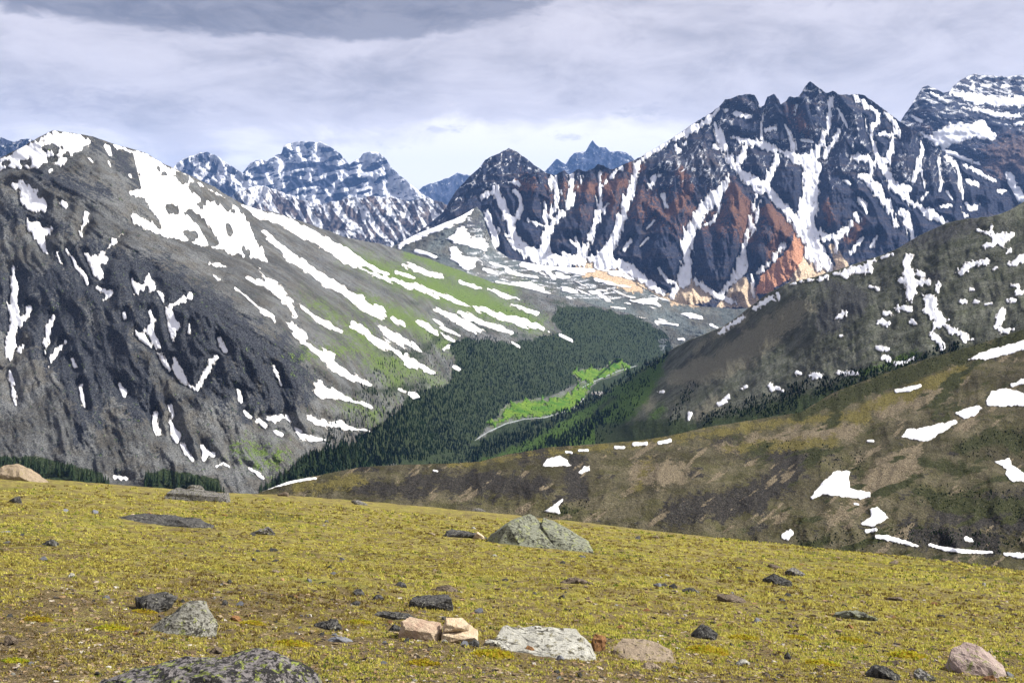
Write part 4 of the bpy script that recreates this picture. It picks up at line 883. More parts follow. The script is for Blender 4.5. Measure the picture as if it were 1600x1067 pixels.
RM = {
 'slabgreen': rock_material('lichen_slab', (0.20, 0.21, 0.16), (0.28, 0.29, 0.21), (0.27, 0.29, 0.13), 0.5, (0.040, 0.040, 0.034), 0.52, 1.0, (0.10, 0.10, 0.075)),
 'dark': rock_material('dark_lichen_rock', (0.070, 0.068, 0.064), (0.13, 0.126, 0.115), (0.30, 0.29, 0.23), 0.36, (0.018, 0.018, 0.018), 0.6, 2.5),
 'grey': rock_material('grey_rock', (0.18, 0.172, 0.158), (0.29, 0.276, 0.25), (0.24, 0.24, 0.08), 0.40, (0.030, 0.028, 0.027), 0.62, 2.4),
 'striped': rock_material('streaked_rock', (0.22, 0.215, 0.185), (0.34, 0.33, 0.28), (0.26, 0.28, 0.08), 0.42, (0.04, 0.038, 0.032), 0.50, 2.4, (0.07, 0.066, 0.05)),
 'boulder': rock_material('speckled_boulder', (0.17, 0.155, 0.155), (0.25, 0.23, 0.22), (0.25, 0.29, 0.06), 0.50, (0.022, 0.021, 0.022), 0.66, 2.4),
 'pale': rock_material('pale_sandstone', (0.50, 0.37, 0.23), (0.60, 0.50, 0.36), (0.40, 0.20, 0.10), 0.16, None, 0, 3.0),
 'pinkblock': rock_material('pink_sandstone', (0.36, 0.25, 0.18), (0.50, 0.40, 0.28), (0.10, 0.08, 0.06), 0.25, None, 0, 3.0),
 'pink': rock_material('pink_quartzite', (0.34, 0.255, 0.225), (0.44, 0.355, 0.31), (0.20, 0.22, 0.06), 0.45, (0.12, 0.09, 0.08), 0.22, 1.6),
 'white': rock_material('whitish_slab', (0.36, 0.35, 0.30), (0.50, 0.49, 0.43), (0.22, 0.20, 0.12), 0.46, (0.07, 0.065, 0.05), 0.42, 1.6),
 'tan': rock_material('tan_slab', (0.25, 0.195, 0.135), (0.35, 0.28, 0.20), (0.20, 0.17, 0.05), 0.46, (0.08, 0.06, 0.045), 0.38, 1.8),
 'rusty': rock_material('rusty_stone', (0.17, 0.085, 0.04), (0.33, 0.17, 0.06), None, 0, (0.04, 0.03, 0.025), 0.40, 4),
 'blue': rock_material('blue_grey_stone', (0.14, 0.145, 0.165), (0.21, 0.215, 0.235), None, 0, (0.06, 0.06, 0.065), 0.3, 4),
 'brown': rock_material('brown_stone', (0.11, 0.085, 0.06), (0.20, 0.155, 0.11), (0.24, 0.23, 0.17), 0.2, (0.03, 0.026, 0.022), 0.45, 3),
}
def hull_mesh(name, pts, size, cuts=3, rough=0.05, seed=0, bev=0.04):
    bm = bmesh.new()
    for q in pts: bm.verts.new((q[0] * size[0], q[1] * size[1], q[2] * size[2]))
    r = bmesh.ops.convex_hull(bm, input=bm.verts)
    bmesh.ops.delete(bm, geom=list({g for g in r['geom_interior'] + r['geom_unused'] if isinstance(g, bmesh.types.BMVert)}), context='VERTS')
    s = max(size)
    if bev: bmesh.ops.bevel(bm, geom=list(bm.edges), offset=bev * s, segments=2, affect='EDGES', profile=0.6, clamp_overlap=True)
    bmesh.ops.triangulate(bm, faces=bm.faces)
    for _ in range(cuts):
        lim = s * (0.30 if _ == 0 else 0.16 if _ == 1 else 0.09)
        es = [e for e in bm.edges if e.calc_length() > lim]
        if es:
            bmesh.ops.subdivide_edges(bm, edges=es, cuts=1); bmesh.ops.triangulate(bm, faces=bm.faces)
    bm.normal_update()
    off = Vector((seed * 3.1, seed * 1.7, seed * 0.9))
    for v in bm.verts:
        q = v.co / s
        d = 0.28 * mnoise.fractal(q * 3 + off, 1.0, 2.0, 3) + 0.55 * mnoise.fractal(q * 11 + off, 0.7, 2.0, 4)
        ly = math.sin((q.x * 0.3 + q.y * 0.4 + q.z) * 26 + 3 * mnoise.noise(q * 2 + off))    # bedding
        v.co += v.normal * (d * rough + ly * rough * 0.16) * s
    me = bpy.data.meshes.new(name); bm.to_mesh(me); bm.free()
    me.polygons.foreach_set('use_smooth', np.zeros(len(me.polygons), bool))
    return me
def rnd_pts(seed, n=8, top=0.8):
    r = random.Random(seed); out = []
    for k in range(n):
        a = 2 * math.pi * k / n + r.uniform(-.3, .3); ring = r.choice((0, 0, 1))
        rr_ = (0.5 if ring == 0 else r.uniform(.25, .42)) * r.uniform(.82, 1)
        out.append((rr_ * math.cos(a), rr_ * math.sin(a), -0.15 if ring == 0 else r.uniform(.45, top)))
        out.append((rr_ * .93 * math.cos(a), rr_ * .93 * math.sin(a), r.uniform(.05, .45)))
    out.append((r.uniform(-.2, .2), r.uniform(-.15, .15), 1.0)); out.append((r.uniform(-.25, .25), r.uniform(-.2, .2), r.uniform(.85, 1)))
    return out
ROCKS = []
def rock(name, px, py, w, h, mat, label, pts=None, seed=1, deep=0.8, yaw=0.0, cuts=3, rough=0.05, group=None, cat='rock', dz=0.0, bev=0.03):
    """px, py: middle of the foot in the photograph; w, h in photo pixels, turned into metres by the ground distance"""
    x, y, z = ground_hit(px, py)
    k = y / F; W, Hh = w * k, h * k
    # a foot on a slope that falls away from the viewer: sink it a little
    me = hull_mesh(name, pts or rnd_pts(seed), (W, W * deep, Hh * 0.84), cuts, rough, seed, bev)
    o = link(name, me, RM[mat], None, label=label, category=cat)
    o.location = (x, y + W * deep * 0.30, float(ground_z(x, y + W * deep * 0.30)) - 0.04 * Hh + dz)
    o.rotation_euler = (-0.20, 0.07, yaw)
    if group: o['group'] = group
    ROCKS.append((x, y + W * deep * 0.30, W * 0.85))
    return o
# split boulder: two slabs of one rock
x, y, z = ground_hit(838, 856)
sb = empty('split_boulder', (x, y + 0.8, float(ground_z(x, y + 0.8))), label='large split boulder with green-grey lichen standing alone mid-slope', category='rock')
k = y / F
A_PTS = [(-.50,-.10,-.1),(-.42,.45,-.1),(.22,.5,-.1),(.24,-.40,-.12),(-.06,-.52,-.12),(-.38,-.36,-.1),(-.41,-.02,.42),(-.25,-.14,.98),(-.22,.06,1.0),(-.04,.32,1.02),(.24,-.30,.06)]
B_PTS = [(.05,-.15,-.1),(.05,.55,-.1),(.50,.25,-.1),(.52,-.20,-.12),(.25,-.42,-.12),(.05,.05,.80),(.08,.30,.84),(.17,.35,.66),(.16,.02,.64),(.46,.05,.14),(.48,-.15,.05),(.30,-.32,.12)]
for nm, pts, sd in (('slab', A_PTS, 3), ('slab', B_PTS, 5)):
    link(nm, hull_mesh(nm, pts, (176 * k, 120 * k, 39 * k), 4, 0.018, sd, 0.003), RM['slabgreen'], sb)
ROCKS.append((x, y + 0.8, 2.8))
HERO = [
 ('rock', 277, 990, 112, 60, 'striped', 'pointed grey rock with pale streaked right face, left of centre foreground', [(-.5,-.1,-.1),(-.3,.4,-.1),(.35,.4,-.1),(.5,-.1,-.1),(.3,-.42,-.1),(-.2,-.5,-.1),(-.46,-.1,.1),(.02,.05,.97),(.14,.0,1.0),(.2,.2,.9),(.46,.1,.3),(.45,-.15,.15),(-.05,-.25,.55),(.25,-.35,.2)], 11, .75, 0),
 ('rock', 236, 956, 96, 34, 'dark', 'low black lichen-covered rock behind the pointed grey rock', None, 12, .7, .2),
 ('boulder', 296, 1104, 400, 88, 'boulder', 'big speckled grey boulder with green lichen cut off by the bottom edge', [(-.5,-.1,-.2),(-.46,.3,-.1),(.5,.3,-.2),(.5,-.3,-.2),(-.2,-.5,-.2),(.3,-.5,-.2),(-.42,0,.28),(-.20,.1,.58),(.02,.15,.78),(.16,.1,.98),(.24,.05,1.0),(.30,-.1,.92),(.44,.1,.62),(.48,-.1,.30),(.1,-.35,.75),(-.2,-.35,.4)], 13, .55, 0),
 ('rock', 656, 999, 64, 31, 'pinkblock', 'pinkish sandstone block, left of the pale pair', [(-.5,-.4,-.1),(-.5,.4,-.1),(.5,.4,-.1),(.5,-.4,-.1),(-.47,-.3,.95),(-.40,.3,1.0),(.40,.3,.92),(.47,-.3,.55),(.3,-.4,.6),(-.3,-.45,.6)], 14, .8, -.2),
 ('rock', 716, 1004, 60, 26, 'pale', 'pale cream sandstone block carrying a smaller slab', [(-.5,-.4,-.1),(-.45,.4,-.1),(.45,.4,-.1),(.5,-.3,-.1),(-.45,-.4,.6),(-.4,.3,.95),(.3,.35,1.0),(.48,-.1,.85),(.40,-.45,.5),(0,-.5,.4)], 15, .85, .1),
 ('flat_slab', 853, 1024, 172, 31, 'white', 'broad whitish-grey flat slab right of the pale sandstone blocks', [(-.5,.2,-.2),(-.45,-.3,-.2),(.3,-.5,-.3),(.5,-.35,-.3),(.48,.3,-.1),(-.4,.5,-.1),(-.47,.1,.5),(-.4,.45,.85),(.30,.45,1.0),(.38,.1,.85),(.44,-.3,.25),(.1,-.42,.3),(-.30,-.25,.25)], 16, .75, 0),
 ('flat_slab', 1010, 1032, 106, 27, 'tan', 'flat tan slab sunk in turf, right of the whitish slab', [(-.5,.1,-.2),(-.4,-.4,-.2),(.4,-.5,-.2),(.5,.2,-.2),(0,.5,-.1),(-.45,.1,.4),(-.3,.4,.9),(.2,.4,.95),(.44,.1,.6),(.38,-.4,.3),(-.3,-.35,.2)], 17, .9, 0),
 ('rock', 938, 1018, 44, 30, 'rusty', 'rusty brown broken rock wedged between whitish and tan slabs', None, 18, .8, .5),
 ('boulder', 1537, 1054, 92, 50, 'pink', 'rounded pink boulder with mossy left side near the right edge', [(-.5,-.1,-.1),(-.4,.4,-.1),(.4,.4,-.1),(.5,-.1,-.1),(.2,-.5,-.1),(-.3,-.45,-.1),(-.48,-.1,.45),(-.40,.1,.75),(-.10,.2,1.0),(.06,.1,1.0),(.28,.1,.74),(.47,0,.34),(.44,-.25,.15),(-.1,-.32,.6),(.15,-.4,.45),(-.42,-.3,.3)], 19, .8, 0),
 ('rock', 672, 952, 72, 25, 'dark', 'dark blocky rock with pale flecks above the sandstone blocks', [(-.5,-.3,-.2),(-.5,.4,-.2),(.5,.4,-.2),(.5,-.3,-.2),(-.46,-.2,.55),(-.4,.3,.75),(.36,.35,1.0),(.44,-.2,.9),(.5,-.3,.1),(0,-.4,.5)], 20, .6, 0),
 ('flat_boulder', 304, 783, 102, 20, 'grey', 'long flat grey boulder at the left meadow brow', [(-.5,-.3,-.3),(-.5,.3,-.3),(.5,.3,-.3),(.5,-.3,-.3),(-.48,-.2,.6),(-.4,.3,1.0),(0,.3,.9),(.4,.3,.85),(.48,-.2,.5)], 21, .5, 0),
 ('flat_rock', 302, 766, 36, 11, 'grey', 'small flat rock on the skyline behind the long flat boulder', None, 22, .6, 0),
 ('flat_slab', 246, 819, 164, 11, 'dark', 'long thin dark slab lying flat below the long flat boulder', [(-.5,-.1,-.3),(-.4,.4,-.3),(.45,.4,-.3),(.5,-.1,-.3),(.4,-.4,-.3),(-.3,-.4,-.3),(-.44,.1,.6),(-.2,.3,1),(.3,.3,1),(.46,0,.6),(.3,-.35,.4)], 23, .45, 0),
 ('rock', 409, 835, 44, 13, 'grey', 'rounded grey rock alone right of the long thin slab', None, 24, .7, 0),
 ('boulder', 24, 750, 80, 30, 'tan', 'brown rock outcrop on the brow at the left edge', [(-.5,-.3,-.2),(-.5,.4,-.2),(.5,.4,-.2),(.5,-.3,-.2),(-.4,0,.85),(-.15,.1,1.0),(-.05,-.1,.9),(.2,.1,.6),(.45,0,.2),(-.45,-.3,.4),(.1,-.4,.3)], 25, .7, 0),
 ('flat_rock', 722, 840, 84, 14, 'dark', 'low dark rock touching the left of the split boulder', None, 26, .5, .1),
 ('stone', 748, 842, 24, 14, 'pale', 'small cream stone at the left foot of the split boulder', None, 27, .8, 0),
 ('rock', 1216, 914, 54, 20, 'dark', 'dark jagged rock on the right, front one of the pair', None, 28, .7, 0),
 ('rock', 1243, 900, 44, 15, 'grey', 'grey flat rock just behind the dark jagged rock on the right', None, 29, .7, 0),
 ('stone', 1212, 888, 30, 9, 'brown', 'brown stone behind the pair of rocks on the right', None, 30, .7, 0),
 ('stone', 558, 931, 26, 13, 'dark', 'small black stone left of the dark blocky rock, upper of a trio', None, 31, .8, 0),
 ('stone', 590, 937, 24, 10, 'dark', 'small black stone left of the dark blocky rock, rightmost of a trio', None, 32, .8, 0),
 ('stone', 556, 946, 22, 9, 'dark', 'small black stone left of the dark blocky rock, lowest of a trio', None, 33, .8, 0),
 ('stone', 628, 917, 28, 10, 'dark', 'dark stone above left of the dark blocky rock', None, 34, .7, 0),
 ('stone', 696, 924, 42, 13, 'brown', 'brown flat stone right behind the dark blocky rock', None, 35, .6, 0),
 ('rock', 510, 982, 56, 18, 'dark', 'black ragged rock between the pointed rock and the pink block', None, 36, .6, -.3),
 ('flat_rock', 615, 967, 84, 11, 'dark', 'low black ledge just below the dark blocky rock', None, 37, .4, 0),
 ('stone', 530, 1003, 46, 9, 'blue', 'flat blue-grey stone below the black ragged rock', None, 38, .7, 0),
 ('stone', 22, 785, 24, 13, 'dark', 'dark stone below the outcrop at the left edge', None, 39, .7, 0),
 ('stone', 74, 852, 34, 11, 'dark', 'dark flat stone left side of the meadow, below the long slab', None, 40, .7, 0),
 ('rock', 1384, 1061, 58, 22, 'dark', 'black crumbly rock left of the pink boulder', None, 41, .7, 0),
 ('rock', 1446, 1064, 52, 20, 'grey', 'grey angular rock close to the left of the pink boulder', None, 42, .7, .3),
 ('rock', 1104, 998, 54, 22, 'dark', 'black rock right of the tan slab', None, 43, .6, -.3),
 ('stone', 1232, 1030, 14, 12, 'dark', 'small black upright stone between tan slab and pink boulder', None, 44, .9, 0),
 ('flat_rock', 1344, 968, 80, 16, 'slabgreen', 'flat greenish rock half sunk in turf above the pink boulder', None, 45, .6, 0),
 ('flat_rock', 1142, 940, 74, 13, 'brown', 'dark flat ledge right of centre, in front of the rock pair', None, 46, .5, 0),
 ('stone', 902, 912, 62, 11, 'brown', 'brown low stone below the split boulder', None, 47, .5, 0),
 ('flat_rock', 1406, 939, 40, 7, 'brown', 'thin brown stone on the right slope', None, 48, .6, 0),
 ('stone', 557, 788, 36, 8, 'grey', 'grey flat stone on the brow left of centre', None, 49, .6, 0),
 ('stone', 748, 797, 28, 7, 'grey', 'grey stone on the brow above the split boulder', None, 50, .6, 0),
 ('stone', 442, 775, 22, 8, 'brown', 'brown stone on the brow beside the snow strip', None, 51, .7, 0),
 ('stone', 1162, 1039, 28, 10, 'white', 'white flat stone below right of the tan slab', None, 52, .7, 0),
 ('stone', 1018, 1046, 38, 12, 'tan', 'pinkish tan stone just below the tan slab', None, 53, .7, 0),
 ('stone', 828, 1020, 24, 12, 'rusty', 'orange stone in front of the whitish slab', None, 54, .8, 0),
 ('stone', 876, 1032, 16, 9, 'blue', 'round blue-grey pebble below the whitish slab', None, 55, .9, 0),
 ('stone', 740, 1010, 34, 13, 'dark', 'dark stone at the right foot of the cream block', None, 56, .8, 0),
 ('stone', 770, 1010, 40, 11, 'white', 'pale grey stone between cream block and whitish slab', None, 57, .7, 0),
 ('stone', 617, 986, 24, 12, 'dark', 'dark stone at the left of the pink block', None, 58, .8, 0),
 ('stone', 1222, 941, 16, 8, 'dark', 'small dark stone below the pair of rocks on the right', None, 59, .8, 0),
 ('stone', 12, 1008, 34, 18, 'brown', 'brown stone at the left edge of the foreground', None, 60, .7, 0),
 ('stone', 366, 970, 24, 9, 'rusty', 'reddish stone right of the pointed grey rock', None, 61, .7, 0),
 ('stone', 1329, 982, 16, 8, 'rusty', 'orange-red stone under the flat greenish rock', None, 62, .8, 0),
 ('stone', 1080, 925, 34, 9, 'dark', 'thin dark stone left of the dark flat ledge', None, 63, .6, 0),
 ('stone', 336, 1022, 30, 12, 'brown', 'brown stone between pointed rock and big speckled boulder', None, 64, .7, 0),
 ('stone', 1550, 1066, 30, 14, 'rusty', 'orange-tinted stone at the bottom, below the pink boulder', None, 65, .8, 0),
 ('stone', 110, 902, 14, 8, 'white', 'small white stone in open turf on the left', None, 66, .8, 0),
 ('stone', 970, 982, 18, 8, 'rusty', 'small reddish stone behind the tan slab', None, 67, .8, 0),
 ('stone', 1480, 870, 20, 6, 'brown', 'brown stone near the right-hand brow', None, 68, .7, 0),
 ('stone', 232, 806, 12, 7, 'rusty', 'small orange stone resting at the long thin slab, right one', None, 69, .8, 0),
 ('stone', 206, 807, 14, 6, 'pale', 'small yellowish stone resting at the long thin slab, left one', None, 70, .8, 0),
]
for nm, px, py, w, h, mt, lb, pts, sd, deep, yaw in HERO:
    big = w > 55
    rock(nm, px, py, w, h, mt, lb, pts, sd, deep, yaw, 4 if w > 150 else 3 if big else 2, 0.034 if pts else 0.05, bev=0.010 if pts else 0.012)
# slab lying on the cream block
x, y, z = ground_hit(716, 1004); k = y / F
xo = (711 - 800) / F * y
o = link('stone_slab', hull_mesh('stone_slab', [(-.5,-.4,0),(-.45,.4,0),(.4,.4,0),(.5,-.2,.05),(-.42,-.35,.8),(-.35,.35,1),(.3,.35,1),(.46,-.25,.75),(.1,-.48,.5)], (42 * k, 34 * k, 15 * k), 3, 0.03, 81, 0.03), RM['pale'], None, label='cream slab lying on top of the pale sandstone block', category='rock')
o.location = (xo, y + 60 * k * .85 * .30, float(ground_z(x, y + .2)) + 22.0 * k); o.rotation_euler = (-.12, .1, .2)

# loose stones: single ones where they can be told apart, the small gravel as one mass
rs = np.random.RandomState(11)
def scatter(n, py0, py1, power=1.0, px0=-220, px1=1820):
    out = []
    while len(out) < n:
        px = rs.uniform(px0, px1); py = py0 + (py1 - py0) * rs.rand() ** power
        c = (px - 800) / F
        den = (py - HY) / F - 0.28 - 0.084 * c
        if den < 0.036: continue
        y = 1.65 / den; x = c * y
        if y > 60: continue
        if any((x - a) ** 2 + (y - b) ** 2 < (w * .5) ** 2 for a, b, w in ROCKS): continue
        out.append((x, y))
    return np.array(out)
protos = [hull_mesh('stone', rnd_pts(200 + q, 6), (1, .75, .36), 0, 0.04, 200 + q, 0) for q in range(10)]
kinds = ['dark', 'brown', 'grey', 'dark', 'brown', 'tan', 'dark', 'blue', 'rusty', 'white']
word = {'dark': 'dark', 'brown': 'brown', 'grey': 'grey', 'tan': 'tan', 'blue': 'blue-grey', 'rusty': 'rusty', 'white': 'whitish'}
for q, mname in enumerate(kinds): protos[q].materials.append(RM[mname])
LAB = {}
MARKS = [('pointed grey rock', 277, 975), ('big speckled boulder', 312, 1040), ('pink sandstone block', 656, 990), ('whitish flat slab', 853, 1005), ('tan flat slab', 1010, 1015), ('pink boulder', 1537, 1035), ('dark blocky rock', 672, 942), ('long flat boulder', 304, 775),
  ('long thin dark slab', 246, 815), ('rounded grey rock', 409, 830), ('brown outcrop', 24, 740), ('split boulder', 838, 840), ('dark jagged rock on the right', 1216, 906), ('flat greenish rock', 1344, 960), ('dark flat ledge', 1142, 934), ('brown low stone', 902, 907),
  ('black ragged rock', 510, 975), ('dark flat stone on the left', 74, 848), ('thin brown stone on the right slope', 1406, 936), ('black rock beside the tan slab', 1104, 990), ('black crumbly rock', 1384, 1050), ('small white stone in the left turf', 110, 900)]
for (x, y) in scatter(290, 790, 1066, 0.75):
    q = rs.randint(10); s = rs.uniform(6, 21) * y / F * (0.8 if kinds[q] in ('white', 'rusty') else 1)
    o = bpy.data.objects.new('stone', protos[q]); COL.objects.link(o)
    o.location = (x, y, float(ground_z(x, y)) - 0.02 * s); o.scale = (s, s * rs.uniform(.7, 1.2), s * rs.uniform(.4, 1.1))
    o.rotation_euler = (-.2, rs.uniform(-.15, .15), rs.uniform(0, 6.28))
    wd = word[kinds[q]]
    ix, iy = 800 + F * x / y, HY - F * (ground_z(x, y) - CZ) / y
    nm_, hx, hy = min(MARKS, key=lambda h: math.hypot(h[1] - ix, 2.2 * (h[2] - iy)))
    dx, dy = ix - hx, (iy - hy) * 2.2
    side = ('left of' if dx < 0 else 'right of') if abs(dx) > abs(dy) else ('in front of' if dy > 0 else 'beyond')
    far = 'close' if math.hypot(dx, dy) < 70 else 'well'
    lb = 'loose %s stone lying %s %s the %s' % (wd, far, side, nm_)
    LAB.setdefault(lb, []).append(o)
    o['label'] = lb; o['category'] = 'stone'; o['group'] = 'small loose stones on the tundra'
def instanced(name, V0, F0, loc, scale, rotz, tone, mat, label, cat, tilt=0.2, **props):
    n = len(loc); k = len(V0)
    c, s = np.cos(rotz)[:, None], np.sin(rotz)[:, None]
    v = V0[None] * scale[:, None, :] if V0.ndim == 2 else V0 * scale[:, None, :]
    x = v[..., 0] * c - v[..., 1] * s; y = v[..., 0] * s + v[..., 1] * c; z = v[..., 2]
    P = np.stack([x, y, z - tilt * y], -1) + loc[:, None, :]
    fa = (F0[None] + (np.arange(n) * V0.shape[-2])[:, None, None]).reshape(-1, F0.shape[1])
    me = mesh_np(name, P.reshape(-1, 3), fa, False)
    add_attr(me, 'tone', np.repeat(tone, V0.shape[-2]))
    return link(name, me, mat, None, label=label, category=cat, kind='stuff', **props)
def tone_material(name, stops, thin=False):
    t = NT(name); a = t.attr('tone'); r = t.N('ShaderNodeValToRGB'); t.L(a, r.inputs[0])
    el = r.color_ramp.elements
    while len(el) < len(stops): el.new(0.5)
    for e, (p, c) in zip(el, stops): e.position = p; e.color = c + (1,)
    n = t.noise(t.pos(), 60, 4, 0.7)
    c = t.mix(1.0, r.outputs[0], t.mr(n, 0.3, 0.7, 0.55, 1.15), 'MULTIPLY')
    if thin:      # leaves let light through
        tr = t.N('ShaderNodeBsdfTranslucent'); t.L(c, tr.inputs[0])
        ms_ = t.N('ShaderNodeMixShader'); ms_.inputs[0].default_value = 0.5
        t.L(t.b.outputs[0], ms_.inputs[1]); t.L(tr.outputs[0], ms_.inputs[2]); t.L(ms_.outputs[0], t.out.inputs[0])
    return t.done(c)
chipv = np.array([1, 1, .7]) * np.array([(-.5,-.3,-.1),(.45,-.4,-.1),(.5,.35,-.1),(-.4,.4,-.1),(-.4,-.2,.22),(.3,-.3,.3),(.38,.25,.2),(-.3,.3,.28)], float)
chipf = np.array([(4,5,6,7),(0,1,5,4),(1,2,6,5),(2,3,7,6),(3,0,4,7)])
def chips(n, py0, py1, size, power):
    p = scatter(n, py0, py1, power)
    loc = np.c_[p, ground_z(p[:, 0], p[:, 1])]
    s = (size[0] + (size[1] - size[0]) * rs.rand(n) ** 2.2) * (p[:, 1] / F)
    sc = np.c_[s, s * rs.uniform(.5, 1, n), s * rs.uniform(.5, 1.3, n)]
    V = chipv[None] + rs.uniform(-.12, .12, (n, 8, 3))
    return V, loc, sc, rs.uniform(0, 6.28, n), rs.rand(n)
PEB = tone_material('gravel_chips', [(0, (0.035, 0.032, 0.030)), (0.22, (0.10, 0.08, 0.06)), (0.5, (0.20, 0.145, 0.085)), (0.74, (0.28, 0.22, 0.14)), (0.86, (0.28, 0.175, 0.085)), (0.95, (0.34, 0.29, 0.22)), (1.0, (0.46, 0.43, 0.38))])
V_, loc, sc, rz, tn = chips(12500, 905, 1075, (2.5, 11), 0.6)
instanced('gravel', V_, chipf, loc, sc, rz, tn, PEB, 'brown and ochre gravel chips strewn over the near tundra', 'gravel')
V_, loc, sc, rz, tn = chips(5500, 780, 950, (2, 7), 0.85)
instanced('gravel', V_, chipf, loc, sc, rz, tn * 0.8, PEB, 'fine scattered chips over the farther tundra', 'gravel')

# turf: short blades in tufts
def blades(n_tuft, per, py0, py1, power, hpx, seed, green):
    p = scatter(n_tuft * 2, py0, py1, power)
    dens = fbm(p[:, 0] / 1.1, p[:, 1] / 1.1, 3, 0.6, seed) + 0.40 * rs.randn(len(p)) - 0.4 * fbm(p[:, 0] / 2.2, p[:, 1] / 2.2, 4, 0.6, 104) - 0.45 * sstep(12, 7.8, p[:, 1])
    p = p[np.argsort(-dens)[:n_tuft]]
    n = len(p); k = p[:, 1] / F
    c = np.repeat(p, per, 0); kk = np.repeat(k, per)
    c = c + rs.randn(n * per, 2) * (kk * hpx * 0.75)[:, None]
    z = ground_z(c[:, 0], c[:, 1])
    h = kk * hpx * rs.uniform(.45, 1.1, n * per); w = kk * rs.uniform(1.0, 2.4, n * per)
    az = rs.uniform(0, 6.28, n * per); ln = rs.uniform(.2, .9, n * per) * h
    b0 = np.stack([c[:, 0] - w * np.cos(az), c[:, 1] - w * np.sin(az), z - .006], -1)
    b1 = np.stack([c[:, 0] + w * np.cos(az), c[:, 1] + w * np.sin(az), z - .006], -1)
    tp = np.stack([c[:, 0] + ln * np.sin(az), c[:, 1] - ln * np.cos(az), z + h], -1)
    P = np.stack([b0, b1, tp], 1).reshape(-1, 3)
    me = mesh_np('turf', P, np.arange(len(P)).reshape(-1, 3), False)
    tone = np.clip(np.repeat(green + 0.6 * fbm(p[:, 0] / 4, p[:, 1] / 4, 3, .5, seed + 1), per) + np.repeat(0.24 * rs.randn(n), per) + 0.10 * rs.randn(n * per), 0, 1)
    add_attr(me, 'tone', np.repeat(tone, 3)); return me
TURF = tone_material('turf_blades', [(0, (0.16, 0.11, 0.04)), (0.3, (0.40, 0.335, 0.08)), (0.62, (0.64, 0.57, 0.14)), (0.86, (0.50, 0.50, 0.08)), (1, (0.12, 0.17, 0.025))], True)
link('turf', blades(13000, 8, 880, 1075, 0.7, 4.2, 301, 0.42), TURF, None, label='short yellow-green turf tufts on the near slope', category='grass', kind='stuff')
link('turf', blades(13000, 6, 760, 900, 0.8, 2.6, 302, 0.43), TURF, None, label='short yellow-green turf on the far part of the slope', category='grass', kind='stuff')

# bright cushions of moss and flowers
def cushion(px, py, w, label, tone0):
    x, y, z = ground_hit(px, py); k = y / F; R = w * k / 2
    n = 260
    a = rs.uniform(0, 6.28, n); r = R * np.sqrt(rs.rand(n)) ; e = 1 - (r / R) ** 2
    cx, cy = x + r * np.cos(a), y + R * .5 + .6 * r * np.sin(a)
    cz = ground_z(cx, cy) + .22 * R * e * rs.uniform(.5, 1.2, n) + .004
    s = R * rs.uniform(.05, .10, n)
    t1 = rs.randn(n, 3); t1 /= np.linalg.norm(t1, axis=1)[:, None]; t2 = rs.randn(n, 3); t2 /= np.linalg.norm(t2, axis=1)[:, None]
    C = np.stack([cx, cy, cz], -1)
    P = np.stack([C - t1 * s[:, None], C + t2 * s[:, None] * .8, C + t1 * s[:, None], C - t2 * s[:, None] * .8], 1)
    th = np.linspace(0, 2 * np.pi, 25); rq = np.linspace(0.02, 1.05, 7)
    TH, RQ = np.meshgrid(th, rq); RQ = RQ * (1 + .18 * np.sin(3 * TH + px) + .1 * np.sin(5 * TH))
    bx_, by_ = x + R * RQ * np.cos(TH), y + R * .5 + .6 * R * RQ * np.sin(TH)
    bz_ = ground_z(bx_, by_) + .16 * R * np.clip(1 - RQ ** 2, -.15, 1)
    B_ = np.stack([bx_, by_, bz_], -1).reshape(-1, 3)
    me = mesh_np('moss_cushion', np.concatenate([B_, P.reshape(-1, 3)]), np.concatenate([grid_faces(7, 25)[:, ::-1], np.arange(n * 4).reshape(-1, 4) + len(B_)]), False)
    add_attr(me, 'tone', np.concatenate([np.full(len(B_), max(tone0 - .28, .05)), np.repeat(np.clip(tone0 + .22 * rs.randn(n), 0, 1), 4)]))
    link('moss_cushion', me, CUSH, None, label=label, category='moss')
CUSH = tone_material('cushion_plants', [(0, (0.20, 0.13, 0.03)), (0.35, (0.42, 0.30, 0.03)), (0.7, (0.50, 0.47, 0.04)), (1, (0.22, 0.30, 0.03))], True)
for px, py, w, lb, tn in [(168, 985, 56, 'bright yellow flowering cushion left of the pointed grey rock', .75), (18, 1036, 44, 'lime yellow cushion at the lower left edge', .9), (52, 970, 50, 'golden moss cushion at far left of the foreground', .4),
   (392, 976, 44, 'yellow moss cushion right of the pointed grey rock', .5), (222, 958, 40, 'golden moss tuft under the low black rock', .45), (455, 1010, 62, 'yellow cushion above the big speckled boulder', .55), (770, 1028, 70, 'yellow-green cushion in front of the cream block', .6),
   (840, 986, 44, 'yellow-green tuft behind the whitish slab', .65), (1110, 1022, 72, 'bright yellow moss mat right of the tan slab', .55), (1165, 1000, 50, 'golden moss tuft right of the black rock', .5), (1290, 1040, 60, 'yellow moss clump between white stone and black crumbly rock', .55),
   (1425, 1030, 66, 'yellow moss clump above the grey angular rock', .6), (1250, 1000, 44, 'pale yellow moss tuft in the right foreground', .5), (660, 1040, 60, 'golden moss mat below the pink block', .45), (560, 975, 46, 'yellow tuft right of the black ragged rock', .6), (930, 1010, 40, 'yellow tuft beside the rusty broken rock', .55), (1335, 1005, 50, 'golden tuft below the flat greenish rock', .45)]:
    cushion(px, py, w, lb, tn)

